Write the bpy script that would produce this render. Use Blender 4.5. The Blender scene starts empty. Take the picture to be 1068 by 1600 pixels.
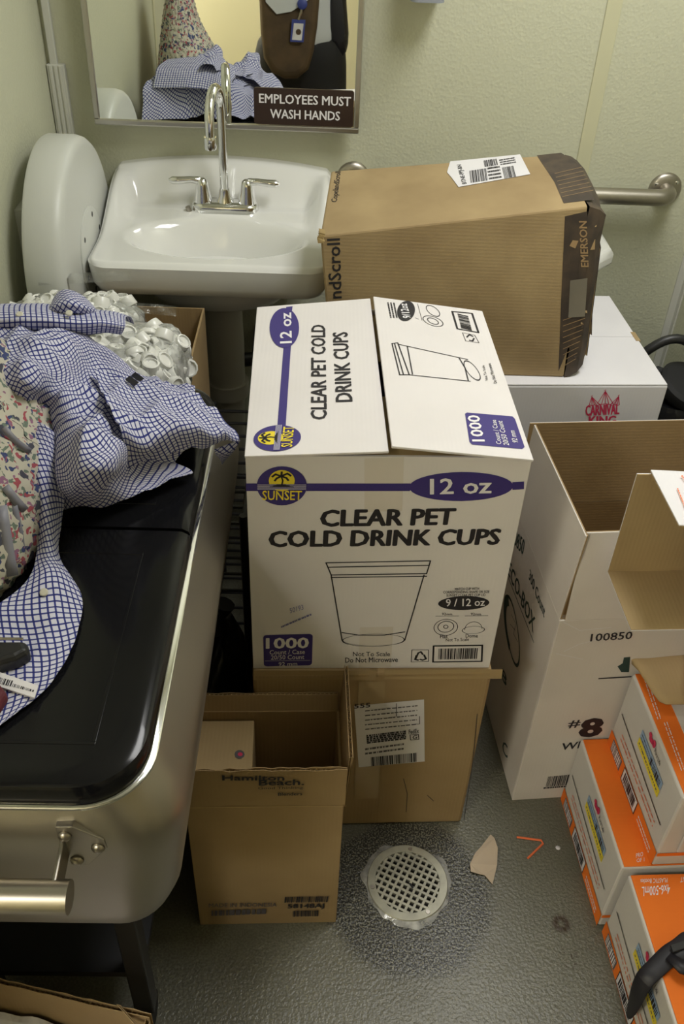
import bpy, bmesh, math, random
from mathutils import Vector, Matrix, noise
from mathutils.bvhtree import BVHTree
random.seed(7)
SC = bpy.context.scene
COL = SC.collection

# ------------------------------------------------------------------ camera
F, CX, CY = 1410.0, 534.0, 800.0                 # pixels, image taken as 1068 x 1600
CAM = Vector((0.0, -2.25, 1.62))
_d = Vector((453 - CX, 2553 - CY)); _R = _d.length
TH = math.atan(F / _R)
DN = _d / _R; RT = Vector((DN.y, -DN.x))
YAW = math.radians(1.9)
RY = Matrix.Rotation(-YAW, 3, 'Z')
FW0 = Vector((0, math.cos(TH), -math.sin(TH))); UP0 = Vector((0, math.sin(TH), math.cos(TH))); X0 = Vector((1, 0, 0))
cam_data = bpy.data.cameras.new('camera')
cam_data.sensor_fit = 'VERTICAL'; cam_data.sensor_height = 24.0
cam_data.lens = F * 24.0 / 1600.0
cam_data.clip_start = 0.02
cam = bpy.data.objects.new('camera', cam_data); COL.objects.link(cam)
cxv = RY @ (RT.x * X0 - DN.x * UP0)
cyv = RY @ (-RT.y * X0 + DN.y * UP0)
czv = -(RY @ FW0)
cam.matrix_world = Matrix((( cxv.x, cyv.x, czv.x, CAM.x), (cxv.y, cyv.y, czv.y, CAM.y), (cxv.z, cyv.z, czv.z, CAM.z), (0, 0, 0, 1)))
SC.camera = cam

# ------------------------------------------------------------------ world, light, exposure
SC.view_settings.view_transform = 'Standard'
SC.view_settings.look = 'None'
SC.view_settings.gamma = 1.0
SC.view_settings.use_curve_mapping = False
SC.view_settings.exposure = 0.0
wd = bpy.data.worlds.new('world'); SC.world = wd; wd.use_nodes = True
wd.node_tree.nodes['Background'].inputs[0].default_value = (0.9, 0.95, 1.0, 1)
wd.node_tree.nodes['Background'].inputs[1].default_value = 0.0
LIGHT_C = Vector((0.60, -0.90, 2.385))           # ceiling fixture in the washroom

def area(name, loc, sx, sy, power, col):
    l = bpy.data.lights.new(name, 'AREA'); l.shape = 'RECTANGLE'; l.size = sx; l.size_y = sy
    l.energy = power; l.color = col
    o = bpy.data.objects.new(name, l); COL.objects.link(o); o.location = loc
    return o
area('ceiling_lamp_offscreen', LIGHT_C - Vector((0, 0, .035)), 0.42, 0.9, 19.5, (1.0, 0.995, 0.975))
area('hallway_ceiling_lamp_offscreen', (-1.55, -3.25, 2.33), 1.0, 0.5, 54, (1.0, 0.98, 0.92))

# ------------------------------------------------------------------ pixel helpers (a pixel gives a direction only)
def ray(u, v):
    p = Vector((u - CX, v - CY)); a = p.dot(RT); b = p.dot(DN)
    return RY @ (a * X0 - b * UP0 + F * FW0)
def onz(u, v, z):
    r = ray(u, v); return CAM + r * ((z - CAM.z) / r.z)
def ony(u, v, y):
    r = ray(u, v); return CAM + r * ((y - CAM.y) / r.y)
def onx(u, v, x):
    r = ray(u, v); return CAM + r * ((x - CAM.x) / r.x)

# ------------------------------------------------------------------ objects
ORG = {}
def thing(name, label, cat, loc, group=None):
    o = bpy.data.objects.new(name, None); COL.objects.link(o)
    o.empty_display_size = 0.05
    o.location = loc; o['label'] = label; o['category'] = cat
    if group: o['group'] = group
    ORG[o.name] = Vector(loc)
    return o
def tag(o, label=None, cat=None, group=None, kind=None):
    if label: o['label'] = label
    if cat: o['category'] = cat
    if group: o['group'] = group
    if kind: o['kind'] = kind
    return o

class MB:
    """collects geometry in world coordinates, builds ONE mesh object"""
    def __init__(s): s.v = []; s.f = []; s.uv = None; s.mi = []
    def add(s, vs, fs, mi=0):
        o = len(s.v); s.v += [Vector(p) for p in vs]; s.f += [tuple(i + o for i in f) for f in fs]; s.mi += [mi] * len(fs); return s
    def hexa(s, c, mi=0):
        """c: 8 corners, bottom ring 0-3 ccw from above, top ring 4-7"""
        return s.add(c, [(3, 2, 1, 0), (4, 5, 6, 7), (0, 1, 5, 4), (1, 2, 6, 5), (2, 3, 7, 6), (3, 0, 4, 7)], mi)
    def box(s, x0, y0, z0, x1, y1, z1, fr=None, mi=0):
        c = [(x0, y0, z0), (x1, y0, z0), (x1, y1, z0), (x0, y1, z0), (x0, y0, z1), (x1, y0, z1), (x1, y1, z1), (x0, y1, z1)]
        if fr: c = [fr(*p) for p in c]
        return s.hexa(c, mi)
    def slab(s, p0, ex, ey, n, mi=0):
        """box spanned by p0, full edge vectors ex, ey, n"""
        p0 = Vector(p0); ex = Vector(ex); ey = Vector(ey); n = Vector(n)
        return s.hexa([p0, p0 + ex, p0 + ex + ey, p0 + ey, p0 + n, p0 + ex + n, p0 + ex + ey + n, p0 + ey + n], mi)
    def rings(s, rs, cap0=True, cap1=True, closed=True, mi=0):
        n = len(rs[0]); vs = [p for r in rs for p in r]; fs = []
        for i in range(len(rs) - 1):
            for j in range(n if closed else n - 1):
                k = (j + 1) % n
                fs.append((i * n + j, i * n + k, (i + 1) * n + k, (i + 1) * n + j))
        if cap0: fs.append(tuple(range(n - 1, -1, -1)))
        if cap1: fs.append(tuple((len(rs) - 1) * n + j for j in range(n)))
        return s.add(vs, fs, mi)
    def tube(s, pts, r, n=12, caps=True, mi=0):
        pts = [Vector(p) for p in pts]; rr = r if isinstance(r, (list, tuple)) else [r] * len(pts)
        rs = []; up = None
        for i, p in enumerate(pts):
            t = (pts[min(i + 1, len(pts) - 1)] - pts[max(i - 1, 0)]).normalized()
            if up is None:
                up = Vector((0, 0, 1)) if abs(t.z) < .9 else Vector((1, 0, 0))
            a = t.cross(up).normalized(); up = a.cross(t).normalized()
            rs.append([p + (a * math.cos(2 * math.pi * k / n) + up * math.sin(2 * math.pi * k / n)) * rr[i] for k in range(n)])
        return s.rings(rs, caps, caps, mi=mi)
    def lathe(s, c, ax, prof, n=32, cap0=True, cap1=True, mi=0):
        """prof: list of (radius, distance along ax)"""
        c = Vector(c); ax = Vector(ax).normalized()
        a = ax.orthogonal().normalized(); b = ax.cross(a)
        return s.rings([[c + ax * h + (a * math.cos(2 * math.pi * k / n) + b * math.sin(2 * math.pi * k / n)) * r for k in range(n)] for r, h in prof], cap0, cap1, mi=mi)
    def grid(s, rows, uv=None, mi=0):
        nr, nc = len(rows), len(rows[0]); vs = [p for r in rows for p in r]
        fs = [(i * nc + j, i * nc + j + 1, (i + 1) * nc + j + 1, (i + 1) * nc + j) for i in range(nr - 1) for j in range(nc - 1)]
        if uv is not None:
            s.uv = (s.uv or []) + [q for r in uv for q in r]
        return s.add(vs, fs, mi)
    def build(s, name, mats, parent=None, smooth=False, bevel=0, angle=40, origin=None, solid=0, subsurf=0):
        org = ORG[parent.name] if parent is not None else (Vector(origin) if origin is not None else None)
        if org is None:
            lo = Vector((min(p.x for p in s.v), min(p.y for p in s.v), min(p.z for p in s.v)))
            hi = Vector((max(p.x for p in s.v), max(p.y for p in s.v), max(p.z for p in s.v)))
            org = Vector(((lo.x + hi.x) / 2, (lo.y + hi.y) / 2, lo.z))
        me = bpy.data.meshes.new(name)
        me.from_pydata([p - org for p in s.v], [], s.f)
        if not isinstance(mats, (list, tuple)): mats = [mats]
        for m in mats: me.materials.append(m)
        if len(mats) > 1: me.polygons.foreach_set('material_index', s.mi)
        if s.uv:
            l = me.uv_layers.new(name='UVMap')
            for lp in me.loops: l.data[lp.index].uv = s.uv[lp.vertex_index]
        bm = bmesh.new(); bm.from_mesh(me); bmesh.ops.recalc_face_normals(bm, faces=bm.faces); bm.to_mesh(me); bm.free()
        if smooth:
            me.polygons.foreach_set('use_smooth', [True] * len(me.polygons))
            if angle < 179: me.set_sharp_from_angle(angle=math.radians(angle))
        o = bpy.data.objects.new(name, me); COL.objects.link(o)
        if parent is not None:
            o.parent = parent; ORG[o.name] = org
        else:
            o.location = org; ORG[o.name] = org
        if solid:
            m = o.modifiers.new('solid', 'SOLIDIFY'); m.thickness = solid; m.offset = -1
        if bevel:
            m = o.modifiers.new('bevel', 'BEVEL'); m.width = bevel; m.segments = 2; m.limit_method = 'ANGLE'; m.angle_limit = math.radians(40)
        if subsurf:
            m = o.modifiers.new('sub', 'SUBSURF'); m.levels = subsurf; m.render_levels = subsurf
        return o

def rrect(x0, y0, x1, y1, r, z, n=6):
    pts = []
    for cx, cy, a in ((x1 - r, y1 - r, 0), (x0 + r, y1 - r, 90), (x0 + r, y0 + r, 180), (x1 - r, y0 + r, 270)):
        for k in range(n + 1):
            t = math.radians(a + 90 * k / n); pts.append(Vector((cx + r * math.cos(t), cy + r * math.sin(t), z)))
    return pts
def sm(t):
    t = max(0, min(1, t)); return t * t * (3 - 2 * t)

# ------------------------------------------------------------------ materials
def newmat(name):
    m = bpy.data.materials.new(name); m.use_nodes = True
    return m, m.node_tree.nodes, m.node_tree.links, m.node_tree.nodes['Principled BSDF']
def mat(name, col, rough=.6, metal=0, var=0, vscale=8, bump=0, bscale=200, col2=None, spec=None, coat=0, stretch=None):
    m, N, L, B = newmat(name)
    B.inputs['Base Color'].default_value = (*col, 1); B.inputs['Roughness'].default_value = rough; B.inputs['Metallic'].default_value = metal
    if spec is not None: B.inputs['Specular IOR Level'].default_value = spec
    if coat: B.inputs['Coat Weight'].default_value = coat; B.inputs['Coat Roughness'].default_value = .05
    if var or bump:
        tc = N.new('ShaderNodeTexCoord'); src = tc.outputs['Object']
        if stretch:
            mp = N.new('ShaderNodeMapping'); mp.inputs['Scale'].default_value = stretch; L.new(src, mp.inputs[0]); src = mp.outputs[0]
    if var:
        nz = N.new('ShaderNodeTexNoise'); nz.inputs['Scale'].default_value = vscale; nz.inputs['Detail'].default_value = 5
        L.new(src, nz.inputs['Vector'])
        mx = N.new('ShaderNodeMix'); mx.data_type = 'RGBA'
        c2 = col2 or tuple(c * (1 - var) for c in col)
        mx.inputs[6].default_value = (*col, 1); mx.inputs[7].default_value = (*c2, 1)
        rp = N.new('ShaderNodeValToRGB'); rp.color_ramp.elements[0].position = .38; rp.color_ramp.elements[1].position = .68
        L.new(nz.outputs[0], rp.inputs[0]); L.new(rp.outputs[0], mx.inputs[0]); L.new(mx.outputs[2], B.inputs['Base Color'])
    if bump:
        bz = N.new('ShaderNodeTexNoise'); bz.inputs['Scale'].default_value = bscale; bz.inputs['Detail'].default_value = 2
        L.new(src, bz.inputs['Vector'])
        bp = N.new('ShaderNodeBump'); bp.inputs['Strength'].default_value = bump; bp.inputs['Distance'].default_value = .002
        L.new(bz.outputs[0], bp.inputs['Height']); L.new(bp.outputs[0], B.inputs['Normal'])
    return m
def board(name, col, col2, axis='X', freq=150, strength=.12):
    """corrugated board: liner colour with blotches and faint flute lines"""
    m, N, L, B = newmat(name)
    B.inputs['Roughness'].default_value = .72; B.inputs['Specular IOR Level'].default_value = .25
    tc = N.new('ShaderNodeTexCoord')
    nz = N.new('ShaderNodeTexNoise'); nz.inputs['Scale'].default_value = 7; nz.inputs['Detail'].default_value = 6
    L.new(tc.outputs['Object'], nz.inputs['Vector'])
    rp = N.new('ShaderNodeValToRGB'); rp.color_ramp.elements[0].position = .35; rp.color_ramp.elements[1].position = .72
    rp.color_ramp.elements[0].color = (*col, 1); rp.color_ramp.elements[1].color = (*col2, 1)
    L.new(nz.outputs[0], rp.inputs[0]); L.new(rp.outputs[0], B.inputs['Base Color'])
    wv = N.new('ShaderNodeTexWave'); wv.bands_direction = axis; wv.inputs['Scale'].default_value = freq / 6.283 * 2
    wv.inputs['Distortion'].default_value = .6; wv.inputs['Detail'].default_value = 1
    L.new(tc.outputs['Object'], wv.inputs['Vector'])
    bp = N.new('ShaderNodeBump'); bp.inputs['Strength'].default_value = strength; bp.inputs['Distance'].default_value = .0008
    L.new(wv.outputs[0], bp.inputs['Height']); L.new(bp.outputs[0], B.inputs['Normal'])
    return m

M = {}
M['kraft'] = board('kraft_board', (.36, .255, .13), (.30, .205, .10))
M['kraft_h'] = board('kraft_board_flat_flutes', (.40, .295, .155), (.29, .205, .105), axis='Z')
M['kraft_in'] = board('kraft_inside', (.36, .25, .13), (.30, .205, .10), axis='Z')
M['kraft_tan'] = board('kraft_tan', (.44, .32, .165), (.38, .27, .135))
M['kraft_pale'] = board('kraft_pale', (.56, .42, .21), (.50, .36, .17))
M['flute'] = mat('flute_paper', (.50, .36, .19), .8)
M['whiteboard'] = board('white_board', (.74, .705, .70), (.70, .665, .655), strength=.06)
M['whiteboard2'] = board('white_board_plain', (.75, .735, .76), (.71, .695, .72), strength=.05)
M['whiteboard3'] = board('white_board_dull', (.68, .63, .58), (.62, .57, .52), strength=.05)
M['cartonwhite'] = board('bottle_carton_white', (.62, .59, .55), (.57, .54, .50), axis='Y', strength=.05)
M['orange'] = board('bottle_carton_orange', (.86, .20, .022), (.78, .17, .02), axis='Y', strength=.06)
M['ink'] = mat('black_ink', (.018, .016, .02), .6)
M['grey_ink'] = mat('grey_ink', (.10, .09, .10), .6)
M['purple'] = mat('purple_ink', (.045, .03, .19), .55)
M['yellow_ink'] = mat('yellow_ink', (.85, .68, .04), .55)
M['red_ink'] = mat('red_ink', (.62, .03, .10), .6)
M['orange_ink'] = mat('orange_ink', (.80, .18, .06), .6)
M['green_ink'] = mat('dark_green_ink', (.02, .05, .045), .6)
M['blue_ink'] = mat('pale_blue_ink', (.30, .42, .58), .6)
M['pen'] = mat('blue_pen', (.20, .20, .42), .6)
M['white_ink'] = mat('white_ink', (.80, .78, .80), .6)
M['tan_ink'] = mat('bare_board_print', (.36, .24, .12), .7)
M['paper'] = mat('label_paper', (.74, .72, .74), .6, var=.06)
M['brown_ink'] = mat('dark_brown_print', (.045, .033, .026), .6, var=.5, vscale=30, col2=(.085, .06, .04))
M['tape'] = mat('clear_tape', (.40, .29, .15), .12, spec=.6)
M['greytape'] = mat('grey_tape', (.22, .20, .16), .3, var=.2)
M['plastic_white'] = mat('white_plastic', (.62, .63, .59), .38)
M['porcelain'] = mat('white_porcelain', (.82, .82, .79), .10, spec=.6, coat=.3)
M['chrome'] = mat('chrome', (.80, .80, .80), .10, 1)
M['steel'] = mat('brushed_steel', (.50, .48, .43), .36, 1, bump=.05, bscale=60, stretch=(1, 1, 12))
M['frame_steel'] = mat('mirror_frame_steel', (.52, .50, .47), .30, 1)
M['nickel'] = mat('satin_nickel', (.42, .39, .34), .34, 1)
M['grate'] = mat('grate_metal', (.40, .39, .31), .45, .6, var=.25, vscale=30)
M['black_gloss'] = mat('black_gloss', (.007, .007, .008), .14, spec=.28)
M['black_matt'] = mat('black_plastic', (.016, .016, .017), .42)
M['black_rubber'] = mat('black_dull', (.012, .012, .013), .7)
M['binbag'] = mat('black_bin_bag', (.010, .010, .012), .28, spec=.5)
M['cooler_steel'] = mat('cooler_stainless', (.42, .395, .35), .40, 1, bump=.04, bscale=50, stretch=(14, 1, 1))
M['sign_brown'] = mat('sign_brown', (.032, .016, .012), .35)
M['pipe_iron'] = mat('cast_iron', (.09, .08, .07), .7, var=.3)
M['pipe'] = mat('white_pipe', (.55, .53, .47), .4)
M['skin'] = mat('skin', (.55, .34, .24), .5)
M['hair'] = mat('dark_hair', (.03, .02, .015), .6)
M['trousers'] = mat('black_trousers', (.014, .013, .014), .8)
M['shirt_white'] = mat('white_shirt', (.62, .64, .66), .8)
M['leather'] = mat('brown_suede', (.10, .062, .03), .75, var=.35, vscale=14)
M['jacket'] = mat('black_jacket', (.012, .011, .016), .5)
M['ribbon'] = mat('grey_ribbon', (.22, .22, .26), .5)
M['hair_dark'] = M['hair']
M['scrap'] = mat('scrap_paper', (.50, .40, .29), .8, var=.1)
M['dark_red'] = mat('dark_red_cloth', (.10, .012, .02), .7)
M['rust'] = mat('rust_stain', (.10, .055, .02), .7)
M['clearpl'] = None

def wall_mat(name, c1, c2, bump=.35):
    m, N, L, B = newmat(name)
    tc = N.new('ShaderNodeTexCoord')
    nz = N.new('ShaderNodeTexNoise'); nz.inputs['Scale'].default_value = 1.3; nz.inputs['Detail'].default_value = 4
    L.new(tc.outputs['Object'], nz.inputs['Vector'])
    rp = N.new('ShaderNodeValToRGB'); rp.color_ramp.elements[0].color = (*c1, 1); rp.color_ramp.elements[1].color = (*c2, 1)
    L.new(nz.outputs[0], rp.inputs[0]); L.new(rp.outputs[0], B.inputs['Base Color'])
    B.inputs['Roughness'].default_value = .42
    vo = N.new('ShaderNodeTexVoronoi'); vo.inputs['Scale'].default_value = 150
    L.new(tc.outputs['Object'], vo.inputs['Vector'])
    bp = N.new('ShaderNodeBump'); bp.inputs['Strength'].default_value = bump; bp.inputs['Distance'].default_value = .002
    L.new(vo.outputs[0], bp.inputs['Height']); L.new(bp.outputs[0], B.inputs['Normal'])
    return m
M['wall'] = wall_mat('pebbled_wall_panel', (.60, .60, .455), (.565, .57, .43))
M['seam'] = mat('seam_strip', (.60, .585, .40), .35)
M['hallwall'] = mat('hallway_cream_paint', (.84, .77, .54), .6)
M['raceway'] = mat('raceway_plastic', (.60, .60, .54), .4)
M['ceil'] = mat('ceiling_tile', (.80, .80, .76), .8, bump=.2, bscale=120)

def floor_mat():
    m, N, L, B = newmat('epoxy_floor')
    tc = N.new('ShaderNodeTexCoord'); obj = tc.outputs['Object']
    def nz(scale, det=3):
        n = N.new('ShaderNodeTexNoise'); n.inputs['Scale'].default_value = scale; n.inputs['Detail'].default_value = det; L.new(obj, n.inputs['Vector']); return n.outputs[0]
    def ramp(src, p0, p1, c0=(0, 0, 0), c1=(1, 1, 1)):
        r = N.new('ShaderNodeValToRGB'); r.color_ramp.elements[0].position = p0; r.color_ramp.elements[1].position = p1
        r.color_ramp.elements[0].color = (*c0, 1); r.color_ramp.elements[1].color = (*c1, 1); L.new(src, r.inputs[0]); return r.outputs[0]
    def mix(f, a, b):
        x = N.new('ShaderNodeMix'); x.data_type = 'RGBA'
        for i, s in ((0, f), (6, a), (7, b)):
            if hasattr(s, 'is_linked'): L.new(s, x.inputs[i])
            elif i == 0: x.inputs[0].default_value = s
            else: x.inputs[i].default_value = (*s, 1)
        return x.outputs[2]
    def math_(op, a, b):
        x = N.new('ShaderNodeMath'); x.operation = op
        for i, s in ((0, a), (1, b)):
            if hasattr(s, 'is_linked'): L.new(s, x.inputs[i])
            else: x.inputs[i].default_value = s
        return x.outputs[0]
    def dist(x, y):
        s = N.new('ShaderNodeVectorMath'); s.operation = 'DISTANCE'; L.new(obj, s.inputs[0]); s.inputs[1].default_value = (x, y, 0); return s.outputs['Value']
    base = mix(ramp(nz(260, 2), .40, .62), (.112, .109, .078), (.165, .160, .120))
    base = mix(ramp(nz(5, 4), .4, .7), base, (.108, .104, .075))
    # worn speckled patch round the drain
    d = math_('ADD', dist(.185, -1.375), math_('MULTIPLY', nz(9, 4), .07))
    worn = ramp(d, .178, .205, (1, 1, 1), (0, 0, 0))
    speck = ramp(nz(300, 1), .51, .57)
    wc = mix(speck, (.026, .025, .020), (.165, .160, .120))
    base = mix(worn, base, wc)
    # rust ring and drips
    r = math_('ABSOLUTE', math_('SUBTRACT', dist(.466, -1.431), .0105), 0)
    ring = ramp(math_('ADD', r, math_('MULTIPLY', nz(120, 2), .003)), .0035, .010, (1, 1, 1), (0, 0, 0))
    base = mix(ring, base, (.045, .026, .010))
    d2 = ramp(math_('ADD', dist(.468, -1.495), math_('MULTIPLY', nz(30, 2), .02)), .02, .04, (1, 1, 1), (0, 0, 0))
    base = mix(math_('MULTIPLY', d2, ramp(nz(140, 1), .58, .62)), base, (.07, .055, .035))
    L.new(base, B.inputs['Base Color'])
    B.inputs['Roughness'].default_value = .34
    bp = N.new('ShaderNodeBump'); bp.inputs['Strength'].default_value = .55; bp.inputs['Distance'].default_value = .0025
    L.new(nz(170, 2), bp.inputs['Height']); L.new(bp.outputs[0], B.inputs['Normal'])
    return m
M['floor'] = floor_mat()

def check_mat():
    m, N, L, B = newmat('blue_check_cotton')
    uv = N.new('ShaderNodeUVMap'); uv.uv_map = 'UVMap'
    sx = N.new('ShaderNodeSeparateXYZ'); L.new(uv.outputs[0], sx.inputs[0])
    def line(src):
        a = N.new('ShaderNodeMath'); a.operation = 'MULTIPLY'; a.inputs[1].default_value = 1 / .0080; L.new(src, a.inputs[0])
        b = N.new('ShaderNodeMath'); b.operation = 'FRACT'; L.new(a.outputs[0], b.inputs[0])
        c = N.new('ShaderNodeMath'); c.operation = 'LESS_THAN'; c.inputs[1].default_value = .27; L.new(b.outputs[0], c.inputs[0])
        return c.outputs[0]
    ad = N.new('ShaderNodeMath'); ad.operation = 'ADD'; L.new(line(sx.outputs[0]), ad.inputs[0]); L.new(line(sx.outputs[1]), ad.inputs[1])
    rp = N.new('ShaderNodeValToRGB'); rp.color_ramp.interpolation = 'CONSTANT'
    e = rp.color_ramp.elements; e[0].position = 0; e[0].color = (.60, .60, .70, 1); e[1].position = .4; e[1].color = (.045, .055, .22, 1)
    q = e.new(.9); q.color = (.025, .03, .14, 1)
    mu = N.new('ShaderNodeMath'); mu.operation = 'MULTIPLY'; mu.inputs[1].default_value = .5; L.new(ad.outputs[0], mu.inputs[0])
    L.new(mu.outputs[0], rp.inputs[0]); L.new(rp.outputs[0], B.inputs['Base Color'])
    B.inputs['Roughness'].default_value = .85; B.inputs['Specular IOR Level'].default_value = .15
    return m
M['check'] = check_mat()

def floral_mat():
    m, N, L, B = newmat('quilted_floral_cotton')
    tc = N.new('ShaderNodeTexCoord'); obj = tc.outputs['Object']
    cur = None
    def mixc(f, a, c):
        x = N.new('ShaderNodeMix'); x.data_type = 'RGBA'; L.new(f, x.inputs[0])
        if isinstance(a, tuple): x.inputs[6].default_value = (*a, 1)
        else: L.new(a, x.inputs[6])
        x.inputs[7].default_value = (*c, 1); return x.outputs[2]
    cur = (.50, .47, .38)
    for sc, thr, c, off in ((62, .32, (.14, .18, .14), 0), (56, .30, (.04, .055, .15), 3.1), (58, .29, (.34, .07, .09), 7.7), (60, .22, (.26, .12, .20), 11.3), (34, .22, (.06, .06, .08), 5.5)):
        mp = N.new('ShaderNodeMapping'); mp.inputs['Location'].default_value = (off, off * .7, off * .3); L.new(obj, mp.inputs[0])
        nz = N.new('ShaderNodeTexNoise'); nz.inputs['Scale'].default_value = 60; L.new(mp.outputs[0], nz.inputs['Vector'])
        ad = N.new('ShaderNodeMix'); ad.data_type = 'VECTOR'; ad.inputs[0].default_value = .035; L.new(mp.outputs[0], ad.inputs[4]); L.new(nz.outputs[1], ad.inputs[5])
        vo = N.new('ShaderNodeTexVoronoi'); vo.inputs['Scale'].default_value = sc; L.new(ad.outputs[1], vo.inputs['Vector'])
        lt = N.new('ShaderNodeMath'); lt.operation = 'LESS_THAN'; lt.inputs[1].default_value = thr; L.new(vo.outputs[0], lt.inputs[0])
        cur = mixc(lt.outputs[0], cur, c)
    L.new(cur, B.inputs['Base Color']); B.inputs['Roughness'].default_value = .85
    return m
M['floral'] = floral_mat()

def film_mat(name='clear_plastic_film', lo=.22, hi=.62):
    m, N, L, B = newmat(name)
    out = N['Material Output']
    tr = N.new('ShaderNodeBsdfTransparent'); tr.inputs[0].default_value = (.93, .94, .92, 1)
    gl = N.new('ShaderNodeBsdfGlossy'); gl.inputs['Roughness'].default_value = .12
    df = N.new('ShaderNodeBsdfDiffuse'); df.inputs[0].default_value = (.75, .75, .72, 1)
    tcf = N.new('ShaderNodeTexCoord'); nf = N.new('ShaderNodeTexNoise'); nf.inputs['Scale'].default_value = 45; nf.inputs['Detail'].default_value = 3; L.new(tcf.outputs['Object'], nf.inputs['Vector'])
    rf = N.new('ShaderNodeValToRGB'); rf.color_ramp.elements[0].position = .35; rf.color_ramp.elements[1].position = .7; rf.color_ramp.elements[0].color = (lo, lo, lo, 1); rf.color_ramp.elements[1].color = (hi, hi, hi, 1); L.new(nf.outputs[0], rf.inputs[0])
    bf = N.new('ShaderNodeBump'); bf.inputs['Strength'].default_value = .8; bf.inputs['Distance'].default_value = .006; L.new(nf.outputs[0], bf.inputs['Height']); L.new(bf.outputs[0], gl.inputs['Normal'])
    a = N.new('ShaderNodeMixShader'); L.new(rf.outputs[0], a.inputs[0]); L.new(tr.outputs[0], a.inputs[1]); L.new(df.outputs[0], a.inputs[2])
    fr = N.new('ShaderNodeFresnel'); fr.inputs[0].default_value = 1.5
    b = N.new('ShaderNodeMixShader'); L.new(fr.outputs[0], b.inputs[0]); L.new(a.outputs[0], b.inputs[1]); L.new(gl.outputs[0], b.inputs[2])
    L.new(b.outputs[0], out.inputs[0])
    return m
M['film'] = film_mat(); M['film_clear'] = film_mat('clear_plastic_edge', .03, .14)
M['lidplastic'] = mat('translucent_white_plastic', (.78, .78, .74), .25, spec=.5)

def mirror_mat():
    m, N, L, B = newmat('mirror_glass')
    B.inputs['Base Color'].default_value = (.90, .92, .88, 1); B.inputs['Metallic'].default_value = 1; B.inputs['Roughness'].default_value = .012
    return m
M['mirror'] = mirror_mat()

# ------------------------------------------------------------------ printing on faces
_tc = {}
def text_geo(s, bold):
    k = (s, bold)
    if k in _tc: return _tc[k]
    cu = bpy.data.curves.new('t', 'FONT'); cu.body = s; cu.size = 1; cu.resolution_u = 2; cu.offset = bold; cu.fill_mode = 'BOTH'
    ob = bpy.data.objects.new('t', cu); COL.objects.link(ob)
    dg = bpy.context.evaluated_depsgraph_get(); dg.update()
    me = ob.evaluated_get(dg).to_mesh()
    vs = [(v.co.x, v.co.y) for v in me.vertices]; fs = [tuple(p.vertices) for p in me.polygons]
    ob.evaluated_get(dg).to_mesh_clear()
    bpy.data.objects.remove(ob); bpy.data.curves.remove(cu)
    x0 = min(v[0] for v in vs); x1 = max(v[0] for v in vs); y0 = min(v[1] for v in vs); y1 = max(v[1] for v in vs)
    vs = [((x - x0) / (x1 - x0), (y - y0) / (y1 - y0)) for x, y in vs]
    _tc[k] = (vs, fs); return _tc[k]

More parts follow.
